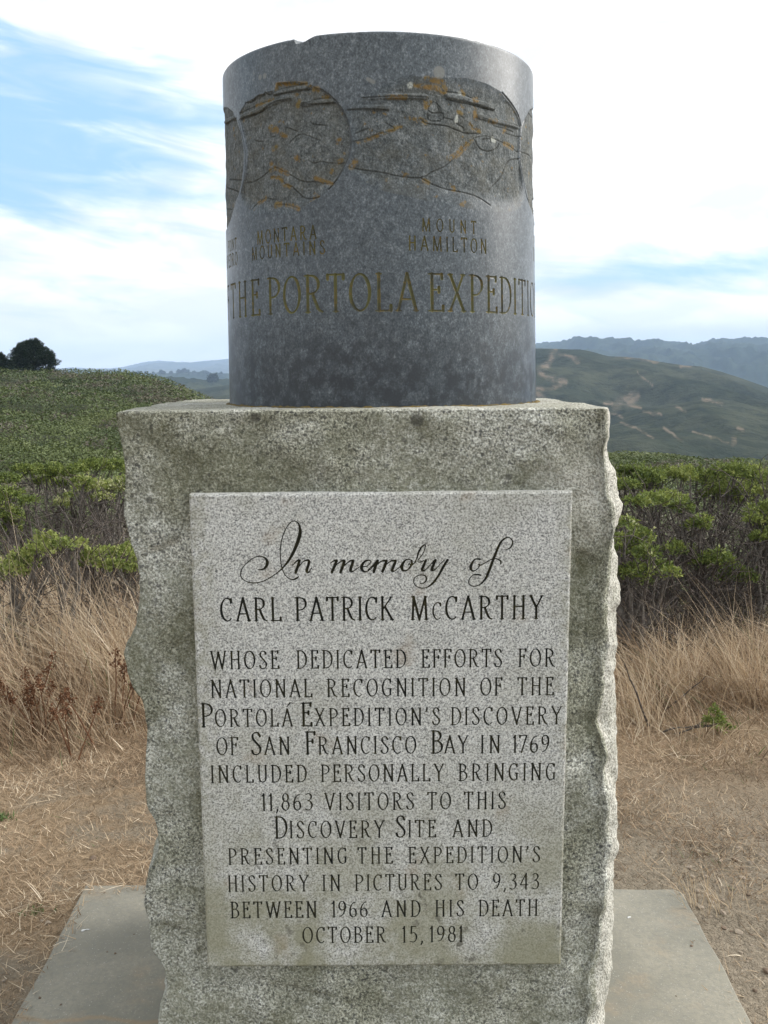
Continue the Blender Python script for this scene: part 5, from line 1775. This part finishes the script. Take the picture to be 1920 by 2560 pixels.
named_stone('round brown stone lying in the straw behind the slab left of the pedestal', 234, 2164, 11, SMB[0], .8)
named_stone('larger tan stone touching the left edge of the slab', 121, 2328, 9, SM[0], .8)
named_stone('smaller tan stone left of the larger stone by the slab', 106, 2323, 6, SM[1], .7)
named_stone('flat tan stone by the left edge of the slab further forward', 140, 2387, 7, SM[2], .45)
named_stone('pale round stone alone on the dirt at the right', 1875, 2183, 9, SM[3], .8)
named_stone('pale flat stone a little further behind the slab than the tan one', 1722, 2191, 9, SM[4], .5)
named_stone('tan flat stone just behind the right back corner of the slab', 1730, 2216, 9, SM[1], .5)
named_stone('reddish stone at the right border near the bottom', 1916, 2455, 11, SMB[1], .7)
named_stone('squarish pale stone at the right border above the reddish stone', 1915, 2385, 9, SM[2], .7)
# pebbles dropped on the concrete, alike
for px, py, rp in ((268, 2380, 3), (288, 2384, 4), (99, 2495, 5), (152, 2512, 4), (390, 2386, 4), (1729, 2365, 5), (335, 2336, 2.5), (1690, 2490, 2.5), (45, 2540, 3)):
    c = at_z(px, py, 0.04)
    o = stone(SMB[0], float(c[0]), float(c[1]), rp * 2.6 / FPX, .7, None, z=.04, name='pebble')
    tag(o, 'tiny dark pebble lying loose on the concrete slab', 'pebble', 'pebbles on the slab')
# pebbles in the bare dirt right of the slab
PB = []
for _ in range(400):
    if len(PB) >= 60: break
    x, y = rng.uniform(.9, 2.0), rng.uniform(1.75, 3.2)
    if on_slab(np.array(x - .03), np.array(y)) or abs(x) > y * .42 + .05 or nz(np.array([x]), np.array([y]), 2.5, 90)[0] < -.25: continue
    PB.append((x, y, .0045 + .011 * rng.random() ** 2.5))
for _ in range(200):
    if len(PB) >= 84: break
    x, y = rng.uniform(-1.25, -.75), rng.uniform(1.75, 2.5)
    if on_slab(np.array(x + .02), np.array(y)): continue
    PB.append((x, y, rng.uniform(.003, .008)))
for x, y, r in PB:
    right = x > 0
    o = stone(SM[rng.integers(5)] if rng.random() < .7 else SMB[rng.integers(2)], x, y, r, rng.uniform(.45, .8), None, name='pebble')
    if right: tag(o, 'small pebble half sunk in the bare dirt right of the slab', 'pebble', 'pebbles in the dirt on the right')
    else: tag(o, 'small pebble half sunk in the dirt left of the slab', 'pebble', 'pebbles in the dirt on the left')


def gravel():
    n = 9000
    x = np.concatenate([rng.uniform(.7, 2.2, n), rng.uniform(-1.6, -.7, n // 3)]); y = np.concatenate([rng.uniform(1.6, 3.6, n), rng.uniform(1.6, 2.6, n // 3)])
    k = ~on_slab(x, y) & (nz(x, y, 3, 95) + .4 * nz(x, y, 9, 96) > -.15)
    x, y = x[k], y[k]; n = len(x)
    T = np.array([[1, 0, -.3], [-.5, .87, -.3], [-.5, -.87, -.3], [.1, .1, .8]])
    a = rng.uniform(0, 6.28, n); s = rng.uniform(.0012, .0045, n)
    ca, sa = np.cos(a), np.sin(a)
    V = np.stack([x[:, None] + s[:, None] * (T[:, 0] * ca[:, None] - T[:, 1] * sa[:, None]), y[:, None] + s[:, None] * (T[:, 0] * sa[:, None] + T[:, 1] * ca[:, None]), terrain(x, y)[:, None] + s[:, None] * T[:, 2]], -1)
    o = (np.arange(n) * 4)[:, None]
    F = np.vstack([o + np.array(t_) for t_ in ((0, 1, 3), (1, 2, 3), (2, 0, 3))])
    tag(mesh('gravel', V.reshape(-1, 3), F, M_STONE, smooth=False), 'fine gravel scattered over the bare dirt beside the slab', 'gravel', kind='stuff')


gravel()


def dropping(label, px, py, L, Wd):
    c = at_z(px, py, .04)
    n = 22
    pts = []
    for i in range(n):
        a = 2 * math.pi * i / n
        r = 1 + .35 * math.sin(3 * a + 1) + .2 * random.uniform(-1, 1)
        pts.append((c[0] + L * r * math.cos(a) + .3 * Wd * math.sin(a), c[1] + Wd * r * math.sin(a) + .35 * L * math.cos(a)))
    V = [(x, y, .0405) for x, y in pts] + [(c[0] + (x - c[0]) * .7, c[1] + (y - c[1]) * .7, .0425) for x, y in pts] + [(c[0], c[1], .043)]
    F = [(i, (i + 1) % n, n + (i + 1) % n, n + i) for i in range(n)]
    T = [(n + i, n + (i + 1) % n, 2 * n) for i in range(n)]
    tag(mesh('bird_dropping', np.array(V), [np.array(F), np.array(T)], mat_simple('white_dropping', (.62, .62, .60), (.8, .8, .78), 90)), label, 'dropping')


dropping('white splash of bird dropping on the left part of the concrete slab', 212, 2326, .011, .004)
dropping('small white splash of bird dropping on the right part of the slab', 1572, 2294, .005, .003)

# ------------------------------------------------------------------ hillside scrub: one mass nobody could count
M_SCRUB = mat_leaf('scrub_leaf', [(0, (.14, .118, .092)), (.18, (.105, .10, .058)), (.34, (.046, .064, .024)), (.6, (.076, .100, .034)), (.85, (.112, .138, .046)), (1, (.155, .176, .068))], .2)
M_SCRUBG = mat_simple('scrub_under', (.026, .032, .013), (.055, .060, .026), 2.2, bs=1, bd=.1)


def cells(x, y, s, seed):
    """nearest dome of a jittered grid: height 0..1 and a random number per bush"""
    gx, gy = np.floor(x / s).astype(np.int64), np.floor(y / s).astype(np.int64)
    best = np.zeros(len(x)); idn = np.zeros(len(x))
    for dx in (-1, 0, 1):
        for dy in (-1, 0, 1):
            i, j = gx + dx, gy + dy
            hsh = ((i * 73856093) ^ (j * 19349663) ^ (seed * 83492791)) & 0x7fffffff
            a, b, c, d = (_tab[(hsh ^ (hsh >> 7) + k * 7919) & 65535] for k in range(4))
            R = s * (.55 + .50 * c)
            q2 = ((x - (i + a) * s) ** 2 + (y - (j + b) * s) ** 2) / (R * R)
            h = np.sqrt(np.clip(1 - q2, 0, 1)) * (.45 + .55 * d)
            m = h > best
            best = np.where(m, h, best); idn = np.where(m, a * .5 + d * .5 + .0 * c, idn)
    return best, idn


def canopy(x, y, full=False):
    """height of the brush over the ground: domes of many bushes, with gaps between"""
    r = np.hypot(x, y)
    P = np.stack([x, y, 0 * x], 1)
    wx = x + .25 * vnoise(P * 1.1, 85); wy = y + .25 * vnoise(P * 1.1, 86)
    b1, i1 = cells(wx * .75, wy, 2.3, 1)
    b2, i2 = cells(wx, wy, .8, 2)
    k = sstep(10, 30, r)
    h = (.95 + .35 * k) * b1 + .26 * b2 + .12 * vnoise(P * .2, 83)
    h = np.clip(h * .85, .03, 1.4) * sstep(7.0, 9.5, r)
    h = h * np.where(x > 0, .45 + .55 * sstep(30, 60, r), 1)
    if full:
        return h, i1, i2, np.maximum(b1, b2 * .6)
    return h


def build_scrub():
    a = rng.uniform(-38, 38, 900000)
    # even cover on the screen: density falls with distance
    u = rng.random(len(a))
    r = 7.6 * (125 / 7.6) ** u
    lim = np.interp(a, [-40, -15, 0, 10, 40], [125, 125, 110, 75, 75])
    hid = (np.abs(a) < 8.5)
    k = (r < lim) & (~hid | (rng.random(len(a)) < .25)) & ((np.abs(a) < 24) | (rng.random(len(a)) < .3))
    a, r = a[k], r[k]
    x = r * np.sin(np.radians(a)); y = r * np.cos(np.radians(a))
    n = len(x)
    h, i1, i2, dome = canopy(x, y, True)
    top = rng.random(n) ** .25
    e = .12
    hx = (canopy(x + e, y) - canopy(x - e, y)) / (2 * e); hy = (canopy(x, y + e) - canopy(x, y - e)) / (2 * e)
    z = terrain(x, y) + h * (.25 + .75 * top)
    size = np.clip(.028 + .0021 * r, .03, .20) * rng.uniform(.6, 1.3, n)
    nor = np.stack([-hx, -hy, np.ones(n) * .8], 1)
    nor /= np.linalg.norm(nor, axis=1, keepdims=True)
    tg = rng.normal(size=(n, 3)); tg -= nor * (tg * nor).sum(1, keepdims=True); tg /= np.linalg.norm(tg, axis=1, keepdims=True)
    D = tg + nor * rng.uniform(-.1, .8, (n, 1))
    nor = nor + rng.normal(size=(n, 3)) * .12
    P = np.stack([x, y, z], 1)
    v, f = leaf_cards(P, D, size, size * .72, nor)
    pn = np.stack([x, y, 0 * x], 1)
    kind = vnoise(pn * .33, 91) + .5 * vnoise(pn * .9, 92)
    tint = .36 + .62 * (i1 - .1) + .08 * (i2 - .5) + .08 * kind + .035 * rng.normal(size=n)
    patch = vnoise(pn * np.array([.10, .06, 1]), 97) + .5 * vnoise(pn * np.array([.3, .18, 1]), 98)
    tint = tint - .17 * sstep(-.1, .55, patch) + .10 * sstep(.1, .6, -patch)
    dead = np.maximum(sstep(.34, .6, vnoise(pn * .45, 93) + .4 * vnoise(pn * 1.4, 94)), (np.abs(i1 - .52) < .035) * .8)
    dead = np.where(dome < .16, np.maximum(dead, .6), dead)
    tint = np.where(rng.random(n) < dead * .85, rng.uniform(0, .2, n), np.clip(tint, .3, 1))
    o = mesh('scrub', v, f, M_SCRUB, smooth=False, fattr={'tint': tint})
    return tag(o, 'low green coastal scrub covering the hillside behind the monument', 'scrub', kind='stuff')


build_scrub()


def zc(X, Y, R, A):
    x, y = X.ravel(), Y.ravel()
    return (terrain(x, y) + np.where(R.ravel() > 8.2, canopy(x, y) * .62, -.3)).reshape(X.shape)


tag(polar('undergrowth', 8.0, 128, 330, -40, 40, 700, zc, M_SCRUBG), 'dark twiggy undergrowth beneath the hillside scrub', 'scrub', kind='stuff')

# ------------------------------------------------------------------ trees
M_CYP = mat_leaf('cypress_needles', [(0, (.008, .016, .008)), (.5, (.018, .032, .014)), (1, (.035, .055, .022))], .1)


def cypress(label, px, py, wpx, hpx, Y, seed):
    c = at_y(px, py, Y)
    rr = np.random.default_rng(seed)
    wd, ht = wpx * Y / FPX, hpx * Y / FPX
    foot = np.array([c[0], Y, float(terrain(c[0], Y)) + .1])
    ht = c[2] + ht - foot[2]
    root = tag(empty('cypress_tree', foot.tolist()), label, 'tree')
    lines = [(crooked([0, 0, -.2], [.1, 0, ht * .8], 8, .04), np.linspace(.26, .05, 8))]
    V, F, T, o = [], [], [], 0
    for i in range(210):
        t = rr.random() ** .8
        env = math.sqrt(max(0.03, 1 - (2 * t - .75) ** 2 / 1.6)) * (1 - .35 * t ** 3)
        a = rr.uniform(0, 2 * math.pi)
        rad = wd / 2 * env * rr.uniform(.05, 1.0) ** .6
        cc = np.array([rad * math.cos(a), rad * math.sin(a), ht * (.03 + .93 * t)])
        if rr.random() < .5:
            lines.append((crooked([0, 0, max(.1, cc[2] - .5)], cc, 5, .08), np.linspace(.06, .015, 5)))
        n = 130
        u = rr.normal(size=(n, 3)); u /= np.linalg.norm(u, axis=1, keepdims=True)
        P = cc + u * np.array([.46, .46, .30]) * rr.uniform(.4, 1.05, (n, 1)) * rr.uniform(.7, 1.25)
        D = u * .6 + np.array([math.cos(a), math.sin(a), .35]) * .8 + rr.normal(size=(n, 3)) * .4
        L = rr.uniform(.12, .30, n)
        v, f = leaf_cards(P, D, L, L * .35)
        V.append(v); F.append(f + o); o += len(v)
        T.append(np.clip(.45 + .25 * rr.normal(size=n), 0, 1))
    v, f = tubes(lines, 6)
    mesh('trunk', v, f, M_BARK, root)
    mesh('crown', np.vstack(V), np.vstack(F), M_CYP, root, smooth=False, fattr={'tint': np.concatenate(T)})


cypress('dark rounded cypress tree on the left skyline, seen whole', 83, 945, 120, 92, 104, 5)
cypress('dark cypress cut by the left border of the view', -8, 945, 84, 58, 101, 6)


def far_tree(px, py, h, Y, seed, wd, label, group=None):
    c = at_y(px, py, Y)
    rr = np.random.default_rng(seed)
    root = tag(empty('far_tree', c.tolist()), label, 'tree', group)
    V, F, o = [], [], 0
    for i in range(26):
        t = rr.random()
        a = rr.uniform(0, 6.28); rad = wd * (1 - .5 * t) * rr.uniform(.2, 1)
        cc = np.array([rad * 1.5 * math.cos(a), rad * math.sin(a), h * (.05 + .65 * t ** 1.3)])
        n = 30
        u = rr.normal(size=(n, 3))
        v, f = leaf_cards(cc + u * wd * .25, u, np.full(n, wd * .4), np.full(n, wd * .3))
        V.append(v); F.append(f + o); o += len(v)
    mesh('crown', np.vstack(V), np.vstack(F), M_CYP, root, smooth=False, fattr={'tint': rr.random(o // 4)})
    v, f = tubes([(crooked([0, 0, -4], [0, 0, h * .8], 5, .03), np.linspace(wd * .1, wd * .03, 5))], 5)
    mesh('trunk', v, f, M_BARK, root)


for i, (px, py, h, Y) in enumerate([(318, 935, 7, 2450), (346, 934, 10, 2450), (351, 934, 7, 2450), (366, 933, 9, 2450), (384, 933, 7, 2450), (403, 932, 11, 2450), (409, 932, 8, 2450), (428, 932, 8, 2450), (447, 930, 10, 2450), (453, 930, 8, 2450), (462, 929, 12, 2450), (469, 929, 9, 2450), (485, 931, 8, 2450), (515, 933, 10, 2450), (521, 934, 8, 2450), (552, 934, 8, 2450)]):
    far_tree(px, py + 1, h * .7, Y, 50 + i, h * .4, 'small hazy tree among those along the distant wooded ridge left of the drum', 'trees along the far wooded ridge')
far_tree(533, 950, 8, 1250, 90, 5, 'round crowned distant tree standing alone just left of the drum')

# ------------------------------------------------------------------ haze: pale air round the whole scene
def build_haze():
    m = bpy.data.materials.new('haze')
    m.use_nodes = True
    t = NT(m.node_tree)
    t.n.clear()
    v = t.add('ShaderNodeVolumePrincipled', {'Color': (.56, .74, 1.0, 1), 'Density': HAZE, 'Anisotropy': 0.0})
    t.add('ShaderNodeOutputMaterial', {'Volume': v.outputs[0]})
    x, y0, y1, z0, z1 = 8400, -8400, 8400, -140, 240
    V = [(sx * x, sy, sz_) for sz_ in (z0, z1) for sy in (y0, y1) for sx in (-1, 1)]
    F = [(0, 2, 3, 1), (4, 5, 7, 6), (0, 1, 5, 4), (2, 6, 7, 3), (0, 4, 6, 2), (1, 3, 7, 5)]
    tag(mesh('haze', np.array(V), np.array(F), m, smooth=False), kind='stuff')


HAZE = 1.75e-4
build_haze()
